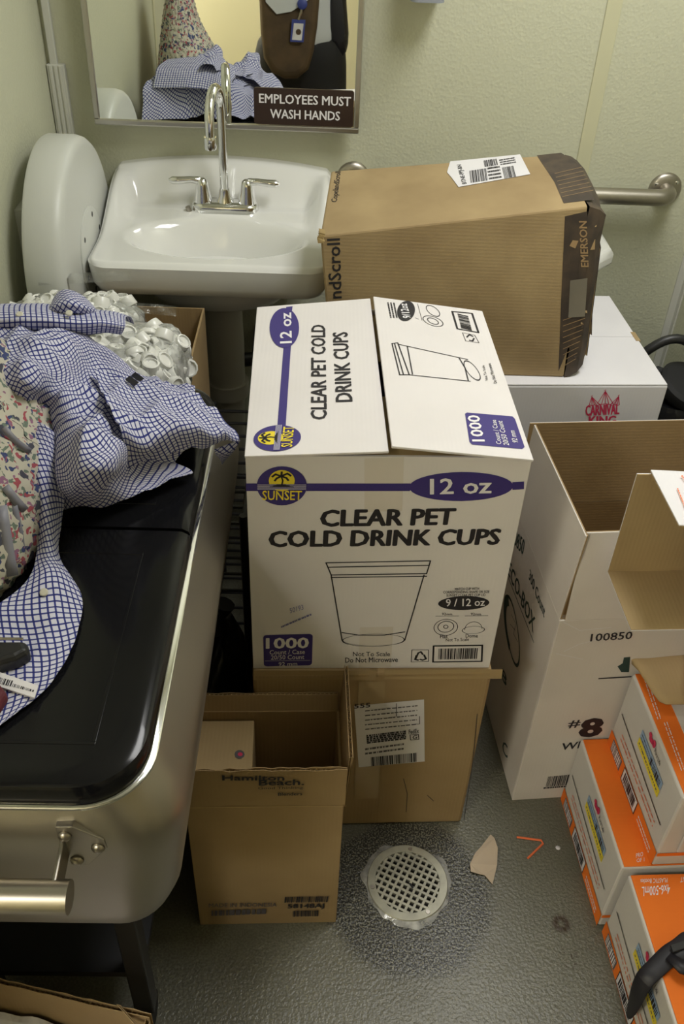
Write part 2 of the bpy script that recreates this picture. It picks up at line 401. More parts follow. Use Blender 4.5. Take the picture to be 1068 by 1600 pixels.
class Face:
    """a flat face: o + s*ex + t*ey, normal n (outwards)"""
    def __init__(s, o, ex, ey):
        s.o = Vector(o); s.ex = Vector(ex).normalized(); s.ey = Vector(ey); s.ey = (s.ey - s.ex * s.ey.dot(s.ex)).normalized(); s.n = s.ex.cross(s.ey)
        if s.n.dot(CAM - s.o) < 0: s.n = -s.n
    def px(s, u, v):
        r = ray(u, v); p = CAM + r * ((s.o - CAM).dot(s.n) / r.dot(s.n)) - s.o
        return Vector((p.dot(s.ex), p.dot(s.ey)))
    def pt(s, q, h=.0005): return s.o + s.ex * q[0] + s.ey * q[1] + s.n * h
class Deco:
    """flat print on a face; every element becomes a mesh of its own under the box"""
    def __init__(s, face, parent): s.f = face; s.p = parent
    def _c(s, q): return q if isinstance(q, Vector) else s.f.px(*q)
    def text(s, st, bl, br, tl, m='ink', bold=.012, h=.0007, name='lettering'):
        bl, br, tl = s._c(bl), s._c(br), s._c(tl); ex = br - bl; ey = tl - bl
        b = MB()
        if 'M' in st or 'W' in st or '8' in st or bold >= .02:      # thicken by overprinting, the glyphs keep their corners
            vs, fs = text_geo(st, 0.0); r = bold * 1.5; dx_ = r * ey.length / max(ex.length, 1e-6)
            for i in range(8 if bold > .003 else 1):
                cx_, cy_ = math.cos(i * math.pi / 4), math.sin(i * math.pi / 4)
                b.add([s.f.pt(bl + ex * (dx_ + x * (1 - 2 * dx_) + dx_ * cx_) + ey * (r * .6 + y * (1 - 1.2 * r) + r * .6 * cy_), h + .00002 * i) for x, y in vs], fs)
        else:
            vs, fs = text_geo(st, bold)
            b.add([s.f.pt(bl + ex * x + ey * y, h) for x, y in vs], fs)
        return b.build(name, M[m], s.p)
    def poly(s, pts, m='ink', h=.0005, name='print'):
        b = MB(); b.add([s.f.pt(s._c(p), h) for p in pts], [tuple(range(len(pts)))]); return b.build(name, M[m], s.p)
    def quad(s, bl, br, tl, m='ink', h=.0005, name='stripe', r=0):
        bl, br, tl = s._c(bl), s._c(br), s._c(tl); ex = br - bl; ey = tl - bl
        if not r: return s.poly([bl, br, br + ey, tl], m, h, name)
        w, hh = ex.length, ey.length; pts = []
        for p in rrect(0, 0, w, hh, r, 0, 4): pts.append(bl + ex * (p.x / w) + ey * (p.y / hh))
        return s.poly(pts, m, h, name)
    def ell(s, c, a, b_, m='ink', h=.0005, name='print', ring=0, n=36, a0=0, a1=360):
        c, a, b_ = s._c(c), s._c(a), s._c(b_); A = a - c; B = b_ - c
        full = a1 - a0 >= 360
        T = [math.radians(a0 + (a1 - a0) * k / n) for k in range(n if full else n + 1)]
        P = [c + A * math.cos(t) + B * math.sin(t) for t in T]
        mb = MB()
        if ring:
            Q = [c + A * (1 - ring) * math.cos(t) + B * (1 - ring) * math.sin(t) for t in T]
            k = len(T); mb.add([s.f.pt(p, h) for p in P + Q], [(i, (i + 1) % k, (i + 1) % k + k, i + k) for i in range(k if full else k - 1)])
        else: mb.add([s.f.pt(p, h) for p in P], [tuple(range(len(P)))])
        return mb.build(name, M[m], s.p)
    def lines(s, segs, w=.0012, m='ink', h=.0006, name='line_drawing'):
        mb = MB()
        for sg in segs:
            P = [s._c(q) for q in sg]
            for p, q in zip(P, P[1:]):
                d = (q - p); 
                if d.length < 1e-6: continue
                d = d.normalized(); nn = Vector((-d.y, d.x)) * (w / 2); p = p - d * w * .3; q = q + d * w * .3
                mb.add([s.f.pt(x, h) for x in (p + nn, p - nn, q - nn, q + nn)], [(0, 1, 2, 3)])
        return mb.build(name, M[m], s.p)
    def barcode(s, bl, br, tl, m='ink', h=.0007, n=24, seed=1, name='barcode', fill=.5):
        bl, br, tl = s._c(bl), s._c(br), s._c(tl); ex = br - bl; ey = tl - bl
        R = random.Random(seed); mb = MB(); x = 0; W = []
        for i in range(n): W += [R.choice((1, 1, 2, 3)) * fill * 2, R.choice((1, 1, 2)) * (1 - fill) * 2]
        tot = sum(W)
        for i in range(0, len(W), 2):
            a = x / tot; b_ = (x + W[i]) / tot; x += W[i] + W[i + 1]
            mb.add([s.f.pt(q, h) for q in (bl + ex * a, bl + ex * b_, bl + ex * b_ + ey, bl + ex * a + ey)], [(0, 1, 2, 3)])
        return mb.build(name, M[m], s.p)
    def smalltext(s, bl, br, tl, rows=4, m='grey_ink', h=.0007, seed=3, fillh=.5, name='small_print'):
        """print too fine to read in the photograph: rows of word-sized strokes"""
        bl, br, tl = s._c(bl), s._c(br), s._c(tl); ex = br - bl; ey = tl - bl; R = random.Random(seed); mb = MB()
        for k in range(rows):
            y0 = (k + .5 - fillh / 2) / rows; y1 = (k + .5 + fillh / 2) / rows; x = 0
            while x < 1:
                w = R.uniform(.02, .10); x1 = min(1, x + w)
                mb.add([s.f.pt(q, h) for q in (bl + ex * x + ey * y0, bl + ex * x1 + ey * y0, bl + ex * x1 + ey * y1, bl + ex * x + ey * y1)], [(0, 1, 2, 3)]); x = x1 + R.uniform(.01, .03)
        return mb.build(name, M[m], s.p)

class Frame:
    def __init__(s, x, y, z, yaw):
        s.o = Vector((x, y, z)); a = math.radians(yaw)
        s.ex = Vector((math.cos(a), math.sin(a), 0)); s.ey = Vector((-math.sin(a), math.cos(a), 0)); s.ez = Vector((0, 0, 1))
    def __call__(s, a, b, c): return s.o + s.ex * a + s.ey * b + s.ez * c

def corr_panel(p0, ex, ey, n, name, parent, pitch=.0075, liner=.0009, m_out='kraft', m_in='kraft_in', jag=0, seed=1, flip=False):
    """corrugated panel: two liners with a waved flute sheet between, flutes run along ey, open at the top edge"""
    p0 = Vector(p0); ex = Vector(ex); ey = Vector(ey); n = Vector(n); t = n.length; nn = n.normalized()
    w = ex.length; R = random.Random(seed)
    mb = MB()
    K = max(2, int(w / .012))
    def liner_(o, mi):
        J = [R.uniform(-jag, jag) for _ in range(K + 1)] if jag else [0] * (K + 1)
        for k in range(K):
            a = ex * (k / K); b = ex * ((k + 1) / K); u = ey.normalized()
            mb.hexa([o + a, o + b, o + b + nn * liner, o + a + nn * liner, o + a + ey + u * J[k], o + b + ey + u * J[k + 1], o + b + ey + u * J[k + 1] + nn * liner, o + a + ey + u * J[k] + nn * liner], mi)
    liner_(p0, 0); liner_(p0 + nn * (t - liner), 1)
    o = mb.build(name, [M[m_out], M[m_in]], parent)
    wv = MB(); S = max(8, int(w / pitch * 6)); r0 = []; r1 = []
    for k in range(S + 1):
        x = k / S; h = .5 + .5 * math.sin(x * w / pitch * 2 * math.pi)
        q = p0 + ex * x + nn * (liner + (t - 2 * liner) * h)
        r0.append(q); r1.append(q + ey * .985)
    wv.grid([r0, r1]); wv.build('flute', M['flute'], o)
    return o

# =================================================================== THE SETTING
def struct(mb, name, m, **k):
    o = mb.build(name, m, None, origin=(0, 0, 0), **k); o['kind'] = 'structure'; return o
XL, XR, YF = -.645, .955, -2.06
DRX, DRY, DRR, DRS = .186, -1.357, .0745, .12
fl_ = MB().box(-2.2, -3.75, -.08, DRX - DRS, .1, 0).box(DRX + DRS, -3.75, -.08, 2.2, .1, 0).box(DRX - DRS, -3.75, -.08, DRX + DRS, DRY - DRS, 0).box(DRX - DRS, DRY + DRS, -.08, DRX + DRS, .1, 0)
cir_, sq_ = [], []
for k in range(64):
    a = 2 * math.pi * (k + .5) / 64; c_, s_ = math.cos(a), math.sin(a); m_ = max(abs(c_), abs(s_))
    cir_.append((DRX + DRR * c_, DRY + DRR * s_)); sq_.append((DRX + DRS * c_ / m_, DRY + DRS * s_ / m_))
for k in range(4):
    q_ = min(range(64), key=lambda i: (sq_[i][0] - DRX - DRS * (1 if k % 2 else -1)) ** 2 + (sq_[i][1] - DRY - DRS * (1 if k > 1 else -1)) ** 2)
    sq_[q_] = (DRX + DRS * (1 if k % 2 else -1), DRY + DRS * (1 if k > 1 else -1))
fl_.rings([[(x, y, 0) for x, y in sq_], [(x, y, 0) for x, y in cir_], [(x, y, -.08) for x, y in cir_]], False, False)
struct(fl_, 'floor', M['floor'])
struct(MB().box(XL - .1, 0, 0, XR + .1, .1, 2.42), 'wall_back', M['wall'])
struct(MB().box(XL - .1, YF, 0, XL, 0, 2.42), 'wall_left', M['wall'])
struct(MB().box(XR, YF, 0, XR + .1, 0, 2.42), 'wall_right', M['wall'])
fw = MB().box(.86, YF - .11, 0, 2.2, YF, 2.42).box(-2.2, YF - .11, 0, XL, YF, 2.42).box(XL, YF - .11, 2.08, .86, YF, 2.42)
struct(fw, 'wall_front', M['wall'])
struct(MB().box(-2.2, -3.75, 0, 2.2, -3.62, 2.42), 'wall_hallway', M['hallwall'])
struct(MB().box(-2.3, -3.75, 0, -2.2, YF - .11, 2.42), 'wall_hallway_left', M['hallwall'])
struct(MB().box(2.2, -3.75, 0, 2.3, YF - .11, 2.42), 'wall_hallway_right', M['hallwall'])
struct(MB().box(-2.3, -3.75, 2.42, 2.3, .1, 2.5), 'ceiling', M['ceil'])
# panel joint strips and door casing
struct(MB().box(.606, -.004, 0, .640, .001, 2.42), 'trim_1', M['seam'], bevel=.0015)
struct(MB().box(XR - .022, -.004, 0, XR + .001, .001, 2.42).box(XR - .004, -.022, 0, XR + .001, .001, 2.42), 'trim_2', M['raceway'])
struct(MB().box(XL - .001, -1.56, 0, XL + .004, -1.525, 2.42), 'trim_3', M['seam'])
struct(MB().box(XL - .001, YF - .12, 0, XL + .028, YF + .10, 2.11).box(.832, YF - .12, 0, .861, YF + .012, 2.11).box(XL + .028, YF - .12, 2.055, .832, YF + .012, 2.11), 'door_1', M['frame_steel'])

# ceiling fixture
t = thing('ceiling_light', 'flat rectangular white ceiling light of the washroom', 'light', (LIGHT_C.x, LIGHT_C.y, 2.37))
a, b = .24, .48
MB().box(LIGHT_C.x - a, LIGHT_C.y - b, 2.375, LIGHT_C.x + a, LIGHT_C.y + b, 2.42).build('housing', M['plastic_white'], t)
MB().box(LIGHT_C.x - a + .02, LIGHT_C.y - b + .02, 2.370, LIGHT_C.x + a - .02, LIGHT_C.y + b - .02, 2.3755).build('diffuser', M['plastic_white'], t)
t = thing('ceiling_light', 'flat rectangular white ceiling light of the hallway', 'light', (-1.55, -3.25, 2.36))
MB().box(-2.1, -3.52, 2.365, -1.0, -2.98, 2.42).build('housing', M['plastic_white'], t)
MB().box(-2.08, -3.50, 2.360, -1.02, -3.0, 2.3655).build('diffuser', M['plastic_white'], t)

# surface raceway in the corner
t = thing('wire_raceway', 'off-white plastic wire raceway running down the room corner', 'raceway', (-.625, -.01, .3))
MB().box(-.636, -.012, 1.10, -.619, 0, 2.42).build('channel', M['raceway'], t, bevel=.002)
MB().box(-.643, -.018, .30, -.603, 0, 1.105).build('cover', M['raceway'], t, bevel=.002)
for k, x in enumerate((-.634, -.623, -.612)):
    MB().box(x - .0035, -.0205, .30, x + .0035, -.0175, 1.103).build('rib', M['raceway'], t, bevel=.001)

# =================================================================== LARGE THINGS
# ---------------------------------------------------------------- mirror
tilt = math.radians(2.6)                         # the mirror leans back, its foot stands off the wall
MH = .80; MY = -.012 - MH * math.sin(tilt)
_bl, _br = ony(148, 197, MY - .009), ony(560, 208, MY - .009)
MZ0 = (_bl.z + _br.z) / 2
def mir(x, d, h):   # d: out from the glass plane, h: up from the bottom edge
    return Vector((x, MY + h * math.sin(tilt) - d * math.cos(tilt), MZ0 + h * math.cos(tilt) + d * math.sin(tilt)))
mx0, mx1, fwid = _bl.x, _br.x, .0125
t = thing('wall_mirror', 'rectangular wall mirror with a narrow stainless steel frame above the sink', 'mirror', (-.24, -.02, MZ0))
MB().box(mx0 + .004, 0, .004, mx1 - .004, .003, MH - .004, fr=lambda x, d, h: mir(x, d, h)).build('glass', M['mirror'], t)
MB().box(mx0 + .006, -.010, .006, mx1 - .006, -.001, MH - .006, fr=lambda x, d, h: mir(x, d, h)).build('back_plate', M['black_matt'], t)
MB().box(mx0 + .06, MY, MZ0 + .01, mx1 - .06, 0, MZ0 + .03).build('wall_bracket', M['frame_steel'], t)
for (x0, x1, h0, h1) in ((mx0, mx1, 0, fwid), (mx0, mx1, MH - fwid, MH), (mx0, mx0 + fwid, fwid, MH - fwid), (mx1 - fwid, mx1, fwid, MH - fwid)):
    MB().box(x0, -.006, h0, x1, .009, h1, fr=lambda x, d, h: mir(x, d, h)).build('frame_bar', M['frame_steel'], t, bevel=.0025)
sgx0, sgx1 = ony(397, 195, MY - .006).x, ony(551, 200, MY - .006).x
t = thing('notice_sign', 'dark brown plate lettered EMPLOYEES MUST WASH HANDS on the mirror', 'sign', (-.06, -.03, .99))
MB().rings([[mir(p.x, d, p.y) for p in rrect(sgx0, .0135, sgx1, .092, .006, 0, 4)] for d in (.003, .006)]).build('plate', M['sign_brown'], t)
fc = Face(mir(sgx0, .006, .0135), mir(1, 0, 0) - mir(0, 0, 0), mir(0, 0, 1) - mir(0, 0, 0)); D = Deco(fc, t)
D.text('EMPLOYEES MUST', Vector((.012, .046)), Vector((.222, .046)), Vector((.012, .066)), 'white_ink', .018)
D.text('WASH HANDS', Vector((.037, .014)), Vector((.198, .014)), Vector((.037, .034)), 'white_ink', .018)

# ---------------------------------------------------------------- soap dispenser (only its foot shows)
t = thing('soap_dispenser', 'grey plastic soap dispenser on the wall right of the mirror', 'dispenser', (.2, -.05, 1.27))
MB().rings([rrect(.166, -.105, .238, 0, .018, z, 4) for z in (1.272, 1.30, 1.50)]).build('body', mat('grey_plastic', (.28, .30, .34), .4), t, smooth=True)
MB().rings([rrect(.170, -.100, .234, 0, .018, z, 4) for z in (1.50, 1.53)]).build('cap', M['plastic_white'], t, smooth=True)

# ---------------------------------------------------------------- jumbo roll dispenser
dc = Vector((0, -.292, .783)); R = .243
t = thing('roll_dispenser', 'large round white jumbo roll dispenser mounted on the left wall beside the sink', 'dispenser', (-.58, dc.y, dc.z - R))
pr = [(R * .985, 0), (R, .006), (R, .058), (R * .985, .071), (R * .955, .079), (R * .90, .082), (.04, .0835)]
MB().lathe((-.605, dc.y, dc.z), (1, 0, 0), pr, n=72).build('cover', M['plastic_white'], t, smooth=True, angle=50)
MB().box(XL - .001, dc.y - .11, dc.z - .13, -.603, dc.y + .11, dc.z + .13).build('wall_bracket', M['plastic_white'], t)
MB().lathe((-.522, dc.y - .015, dc.z + .005), (1, 0, 0), [(.098, 0), (.098, .003), (.094, .005)], n=48).build('hub_plate', M['plastic_white'], t, smooth=True)
for a in (20, 70, 140, 200, 250, 320):
    q = Vector((-.5185, dc.y - .015 + .080 * math.cos(math.radians(a)), dc.z + .005 + .080 * math.sin(math.radians(a))))
    MB().lathe(q, (1, 0, 0), [(.006, 0), (.006, .0018)], n=12).build('screw_hole', M['black_matt'], t)
MB().box(-.552, dc.y - R * .93 - .002, .66, -.549, dc.y - R * .91, .70).build('lettering', M['grey_ink'], t)

# ---------------------------------------------------------------- sink
sx0, sx1, sd = -.512, .010, .43; scx = (sx0 + sx1) / 2; shw = (sx1 - sx0) / 2
t = thing('wash_basin', 'white porcelain wall-hung washbasin with a curved raised back', 'sink', (scx, -.2, .64))
def sink_xy(u, v):        # u -1..1, v 0 back..1 front ; front corners rounded
    x = scx + shw * u; y = -sd * v; r = .05
    a = (abs(u) * shw - (shw - r)) / r; b = (v * sd - (sd - r)) / r
    if a > 0 and b > 0:
        a2 = a * math.sqrt(1 - b * b / 2); b2 = b * math.sqrt(1 - a * a / 2)
        x = scx + math.copysign(shw - r + r * a2, u); y = -(sd - r + r * b2)
    return x, y
def sink_z(x, y, u, v):
    X = x - scx; ztop = .888 + .024 * (1 - (X / shw) ** 2)
    z = .815 + .008 * sm((y + .17) / .05)
    z = z + (ztop - z) * sm((y + .105) / .082)
    zr = .815 + .071 * sm((y + .30) / .27)
    s = sm((abs(X) - .196) / .05); z = max(z, z + (zr - z) * s)
    rr = math.sqrt(((x + .246) / .205) ** 2 + ((y + .268) / .118) ** 2)
    f = max(0, min(1, (1.04 - rr) / .62)); z -= .135 * f * f * (3 - 2 * f)
    e = min(shw * (1 - abs(u)), sd * (1 - v)); z -= .010 * (1 - sm(e / .014)) ** 1.5
    return z
nu, nv = 110, 90; rows = []
for j in range(nv + 1):
    v = j / nv; row = []
    for i in range(nu + 1):
        u = -1 + 2 * i / nu
        u = math.copysign(1 - (1 - abs(u)) ** 1.15, u)
        x, y = sink_xy(u, v); row.append(Vector((x, y, sink_z(x, y, u, v))))
    rows.append(row)
mb = MB(); mb.grid(rows)
per = [r[0] for r in rows] + rows[-1][1:] + [r[-1] for r in rows[-2::-1]]       # left side, front, right side
def down(p, ins, z):
    c = Vector((scx, -.18, 0)); d = Vector((c.x - p.x, c.y - p.y, 0))
    dx = ins if p.x < scx else -ins; k = min(1, abs(p.x - scx) / shw * 1.0); ky = min(1, max(0, -p.y - .3) / .13)
    return Vector((p.x + dx * k, min(0, p.y + ins * ky), z))
lev = [[p for p in per]]
for ins, z in ((.001, .79), (.004, .76), (.012, .742), (.03, .733), (.07, .731)):
    lev.append([down(p, ins, min(p.z - .004, z)) for p in per])
mb.rings(lev, False, False, closed=False)
o = mb.build('basin', M['porcelain'], t, smooth=True, angle=75)
MB().rings([[Vector((scx + a * math.cos(2 * math.pi * k / 40), -.245 + b * math.sin(2 * math.pi * k / 40), z)) for k in range(40)] for a, b, z in ((.21, .13, .735), (.19, .115, .70), (.15, .09, .665), (.10, .06, .648))]).build('underside_bowl', M['porcelain'], t, smooth=True)
MB().lathe((-.246, -.268, .681), (0, 0, 1), [(.022, 0), (.022, .003), (.015, .0035)], n=24).build('drain_ring', M['chrome'], t, smooth=True)
MB().lathe((-.02, -.10, .8235), (0, 0, 1), [(.003, 0), (.003, .003)], n=10).build('overflow_dot', M['black_matt'], t)

# drain pipe under the sink
t = thing('drain_pipe', 'pale wrapped drain pipe standing below the washbasin', 'pipe', (-.25, -.16, 0))
MB().tube([(-.25, -.17, .66), (-.25, -.17, .50), (-.25, -.165, .36)], [.044, .048, .046], 24).build('tailpiece', M['pipe'], t, smooth=True)
MB().tube([(-.25, -.165, .385), (-.25, -.165, .345)], .056, 24).build('collar', M['pipe'], t, smooth=True)
MB().tube([(-.25, -.165, .36), (-.252, -.16, .18), (-.255, -.15, 0)], [.044, .042, .05], 24).build('lower_pipe', M['pipe'], t, smooth=True)
MB().tube([(-.25, -.165, .44), (-.17, -.13, .43), (-.17, -.02, .45), (-.17, 0.001, .45)], .020, 14).build('supply_elbow', M['black_matt'], t, smooth=True)

# ---------------------------------------------------------------- faucet
t = thing('faucet', 'chrome gooseneck faucet with two lever handles on the washbasin', 'faucet', (-.241, -.112, .822))
fx, fy, fz = -.241, -.112, .822
MB().rings([rrect(fx - a, fy - b, fx + a, fy + b, b * .98, z, 8) for a, b, z in ((.080, .029, fz - .004), (.080, .029, fz + .010), (.076, .026, fz + .017), (.068, .019, fz + .020))]).build('base_plate', M['chrome'], t, smooth=True, angle=50)
MB().lathe((fx, fy, fz + .015), (0, 0, 1), [(.022, 0), (.020, .006), (.0145, .022), (.013, .034)], n=28).build('spout_base', M['chrome'], t, smooth=True)
pts = [Vector((fx, fy, fz + .04 + k * .03)) for k in range(6)]
top = fz + .225; rr = .056; dirx, diry = -.12, -.99
for k in range(0, 13):
    a = math.pi * k / 12; d = rr * (1 - math.cos(a)); pts.append(Vector((fx + dirx * d, fy + diry * d, top + rr * math.sin(a))))
pts += [Vector((fx + dirx * 2 * rr, fy + diry * 2 * rr, top - .02)), Vector((fx + dirx * 2 * rr, fy + diry * 2 * rr, top - .035))]
sp = MB().tube(pts, .0105, 18).build('spout', M['chrome'], t, smooth=True)
q = pts[-1]
MB().lathe(q + Vector((0, 0, .008)), (0, 0, -1), [(.0135, 0), (.0145, .004), (.0145, .017), (.0125, .026)], n=24).build('aerator', M['chrome'], sp, smooth=True)
for s in (-1, 1):
    hx = fx + s * .0525
    h = MB().lathe((hx, fy, fz + .012), (0, 0, 1), [(.023, 0), (.0215, .008), (.0165, .030), (.0145, .045), (.012, .055), (.006, .060)], n=28).build('handle', M['chrome'], t, smooth=True)
    pp = [Vector((hx - s * .002, fy, fz + .055)), Vector((hx + s * .008, fy, fz + .066)), Vector((hx + s * .026, fy - .002, fz + .068)), Vector((hx + s * .050, fy - .004, fz + .066)), Vector((hx + s * .068, fy - .006, fz + .066)), Vector((hx + s * .076, fy - .007, fz + .066))]
    MB().tube(pp, [.009, .0095, .0075, .0085, .009, .004], 14).build('lever', M['chrome'], h, smooth=True)
MB().tube([(fx - .083, fy - .018, fz - .002), (fx - .087, fy - .020, fz + .010)], .006, 12).build('lift_rod_knob', M['nickel'], t, smooth=True)

# ---------------------------------------------------------------- grab bar
gz = .868
t = thing('grab_bar', 'satin metal grab bar on the wall behind the toilet', 'grab bar', (.45, 0, gz))
pts = []
for s, x in ((1, .064), (-1, .839)):
    seg = [Vector((x, .002, gz)), Vector((x, -.028, gz))] + [Vector((x + s * .036 * (1 - math.cos(a)), -.028 - .036 * math.sin(a), gz)) for a in [math.radians(15 * k) for k in range(1, 7)]]
    pts += seg if s == 1 else seg[::-1]
MB().tube(pts, .0195, 20).build('bar', M['nickel'], t, smooth=True)
for x in (.064, .839):
    fl = MB().lathe((x, 0, gz), (0, -1, 0), [(.041, 0), (.041, .003), (.036, .009), (.021, .012)], n=36).build('flange', M['nickel'], t, smooth=True)
    for a in (40, 150, 270):
        MB().lathe((x + .031 * math.cos(math.radians(a)), -.0075, gz + .031 * math.sin(math.radians(a))), (0, -1, 0), [(.0045, 0), (.0045, .003), (.003, .004)], n=10).build('screw', M['chrome'], fl, smooth=True)

# ---------------------------------------------------------------- toilet
t = thing('toilet', 'white porcelain toilet with its tank against the back wall', 'toilet', (.46, -.35, 0))
def oct_(x0, y0, x1, y1, c, z):
    return [Vector(p + (z,)) for p in ((x0, y0 + c), (x0 + c, y0), (x1 - c, y0), (x1, y0 + c), (x1, y1), (x0, y1))]
MB().rings([oct_(.46 - a, -.205 + b, .46 + a, -.012, .05, z) for a, b, z in ((.19, .03, .385), (.205, .012, .50), (.215, 0, .735))]).build('tank', M['porcelain'], t, smooth=True, bevel=.012)
MB().rings([oct_(.46 - a, -.222 + b, .46 + a, -.006, .055, z) for a, b, z in ((.230, 0, .735), (.235, -.004, .742), (.235, -.004, .765), (.226, .006, .777))]).build('tank_lid', M['porcelain'], t, smooth=True, bevel=.006)
def egg(cx, y0, y1, w, z, n=32):
    cy = (y0 + y1) / 2; h = (y1 - y0) / 2
    return [Vector((cx + w * math.cos(2 * math.pi * k / n) * (1 - .12 * max(0, -math.sin(2 * math.pi * k / n))), cy + h * math.sin(2 * math.pi * k / n), z)) for k in range(n)]
MB().rings([egg(.46, y0, -.16, w, z) for y0, w, z in ((-.58, .115, 0), (-.56, .105, .08), (-.60, .13, .22), (-.68, .175, .33), (-.70, .185, .375))]).build('bowl', M['porcelain'], t, smooth=True)
MB().rings([egg(.46, -.71, -.225, w, z) for w, z in ((.188, .375), (.192, .385), (.192, .397))]).build('seat', M['plastic_white'], t, smooth=True)
MB().rings([egg(.46, -.705, -.225, w, z) for w, z in ((.188, .397), (.188, .410), (.178, .416))]).build('seat_lid', M['plastic_white'], t, smooth=True)
MB().tube([(.285, -.215, .69), (.285, -.235, .69), (.33, -.238, .683)], .007, 10).build('flush_lever', M['chrome'], t, smooth=True)

# ---------------------------------------------------------------- closed / open cartons
def yawbox(name, label, fr, w, d, h, m, group=None, bevel=.003, cat='box', body='body'):
    o = fr(w / 2, d / 2, 0); t = thing(name, label, cat, o, group)
    b = MB().box(0, 0, 0, w, d, h, fr=fr).build(body, M[m], t, bevel=bevel)
    return t, b

# --- carnival box on the toilet seat
fr = Frame(.115, -.672, .4165, 3.2); cw, cd, chh = .60, .415, .263
t, b = yawbox('cardboard_box', 'plain white carton with red CARNIVAL KING print resting on the toilet seat', fr, cw, cd, chh, 'whiteboard2')
for k in range(2):
    MB().box(.002, .001 + k * cd / 2, chh, cw - .002, cd / 2 - .0006 + k * cd / 2, chh + .004, fr=fr).build('flap', M['whiteboard2'], t, bevel=.001)
MB().box(cw * .985, cd * .45, chh - .03, cw + .0012, cd * .55, chh + .0048, fr=fr).build('tape_end', M['tape'], t)
fc = Face(fr(0, 0, 0), fr.ex, fr.ez); D = Deco(fc, t)
D.text('CARNIVAL', (914, 650), (967, 647), (914, 633), 'red_ink', .02)
D.text('KING', (919, 664), (962, 663), (919, 650), 'red_ink', .03)
segs = []
for (bx0, bx1, by, tx, ty) in ((920, 936, 632, 924, 620), (933, 957, 630, 945, 611), (953, 967, 632, 966, 619)):
    for k in range(5): segs.append([(tx, ty), (bx0 + (bx1 - bx0) * k / 4, by + (2 if k in (1, 3) else 0))])
    segs.append([(bx0, by), (bx0 + (bx1 - bx0) * .25, by + 2), (bx0 + (bx1 - bx0) * .5, by), (bx0 + (bx1 - bx0) * .75, by + 2), (bx1, by)])
    segs.append([(tx - 1, ty - 1), (tx + 1, ty - 2)])
D.lines(segs, .0014, 'red_ink', name='tent_emblem')

# --- compressor box (crushed) on top of it
P = dict(flb=(.018, -.622, .684), frb=(.500, -.622, .684), blb=(.03, -.335, .684), brb=(.500, -.315, .684),
         flt=(-.010, -.600, .960), frt=(.488, -.578, 1.026), blt=(.008, -.330, .992), brt=(.498, -.300, 1.035))
P = {k: Vector(v) for k, v in P.items()}
P['flt'] = ony(500, 368, -.600); P['blt'] = ony(517, 267, -.332)
def onplane(u, v, p0, p1, p2):
    n = (p1 - p0).cross(p2 - p0); r = ray(u, v); return CAM + r * ((p0 - CAM).dot(n) / r.dot(n))
P['frt'] = onplane(918, 322, P['flb'], P['frb'], P['flt']); P['brt'] = onplane(882, 240, P['flt'], P['frt'], P['blt'])
t = thing('compressor_box', 'scuffed brown carton with dark crushed end and EMERSON print on the white box', 'box', (.25, -.46, .684))
def lerp(a, b, k): return a + (b - a) * k
n = 14; rings = []
for i in range(n + 1):
    k = i / n
    e = max(0, (k - .9) / .1); sag = .006 * math.sin(math.pi * k)
    fb, ft, bt, bb = lerp(P['flb'], P['frb'], k), lerp(P['flt'], P['frt'], k), lerp(P['blt'], P['brt'], k), lerp(P['blb'], P['brb'], k)
    ring = []
    C4 = [fb, ft, bt, bb]; cen = (fb + ft + bt + bb) / 4
    for j in range(4):
        a, c = C4[j], C4[(j + 1) % 4]
        for m in range(6):
            q = lerp(a, c, m / 6); out = (q - cen).normalized()
            q = lerp(q, cen, .0 * e * e)
            ring.append(q)
    rings.append(ring)
body = MB().rings(rings).build('body', M['kraft_h'], t, bevel=.004)
# bulged right end with torn, folded flaps
end = []
for e, (k, off) in enumerate(((1.0, 0), (.985, .014), (.95, .028), (.88, .040), (.6, .046), (.15, .046))):
    r = rings[-1]; cen = sum(r, Vector()) / len(r)
    end.append([lerp(cen, q, k + .02 * noise.noise(q * 14)) + Vector((off + .006 * noise.noise(q * 30 + Vector((e, 0, 0))), 0, 0)) for q in r])
MB().rings(end, False, True).build('end_flaps', M['brown_ink'], t, smooth=False)
for y0, y1, x0, lean, zb, hh in ((-.585, -.36, .545, -.022, .715, .235), (-.56, -.40, .553, -.03, .75, .16)):
    corr_panel(Vector((x0, y0, zb)), Vector((.004, y1 - y0, 0)), Vector((lean, 0, hh)), Vector((.005, 0, 0)), 'flap', t, jag=.006, seed=int(x0 * 1000), m_out='kraft', m_in='brown_ink')
RF = random.Random(11)
for k in range(22):      # frayed board along the crushed right edges
    q = lerp(P['frb'], P['frt'], .04 + .93 * k / 22) + Vector((.002 + .020 * RF.random(), .001 + .03 * RF.random(), 0))
    MB().slab(q, Vector((RF.uniform(.008, .02), RF.uniform(-.004, .012), RF.uniform(-.008, .008))), Vector((-.002, RF.uniform(.002, .012), RF.uniform(.008, .02))), Vector((.0012, -.0008, 0))).build('frayed_edge', M[('kraft_pale', 'kraft', 'brown_ink', 'kraft_in')[k % 4]], t)
for k in range(6):
    q = P['flt'] + Vector((-.004 + .003 * RF.random(), -.003, -.014 + .004 * k)); MB().slab(q, Vector((RF.uniform(.006, .012), -.003, RF.uniform(-.004, .004))), Vector((-.002, .004, RF.uniform(.004, .008))), Vector((0, -.0012, .0006))).build('frayed_edge', M['kraft_pale'], t)
ff = Face(P['flb'], P['frb'] - P['flb'], P['flt'] - P['flb'])
tf = Face(P['flt'], P['frt'] - P['flt'], P['blt'] - P['flt'])
D = Deco(ff, t)
D.poly([(882, 338), (917, 330), (914, 478), (872, 580), (876, 470)], 'brown_ink', name='end_band')
D.text('EMERSON', (919, 417), (916, 345), (907, 417), 'tan_ink', .02, h=.0012)
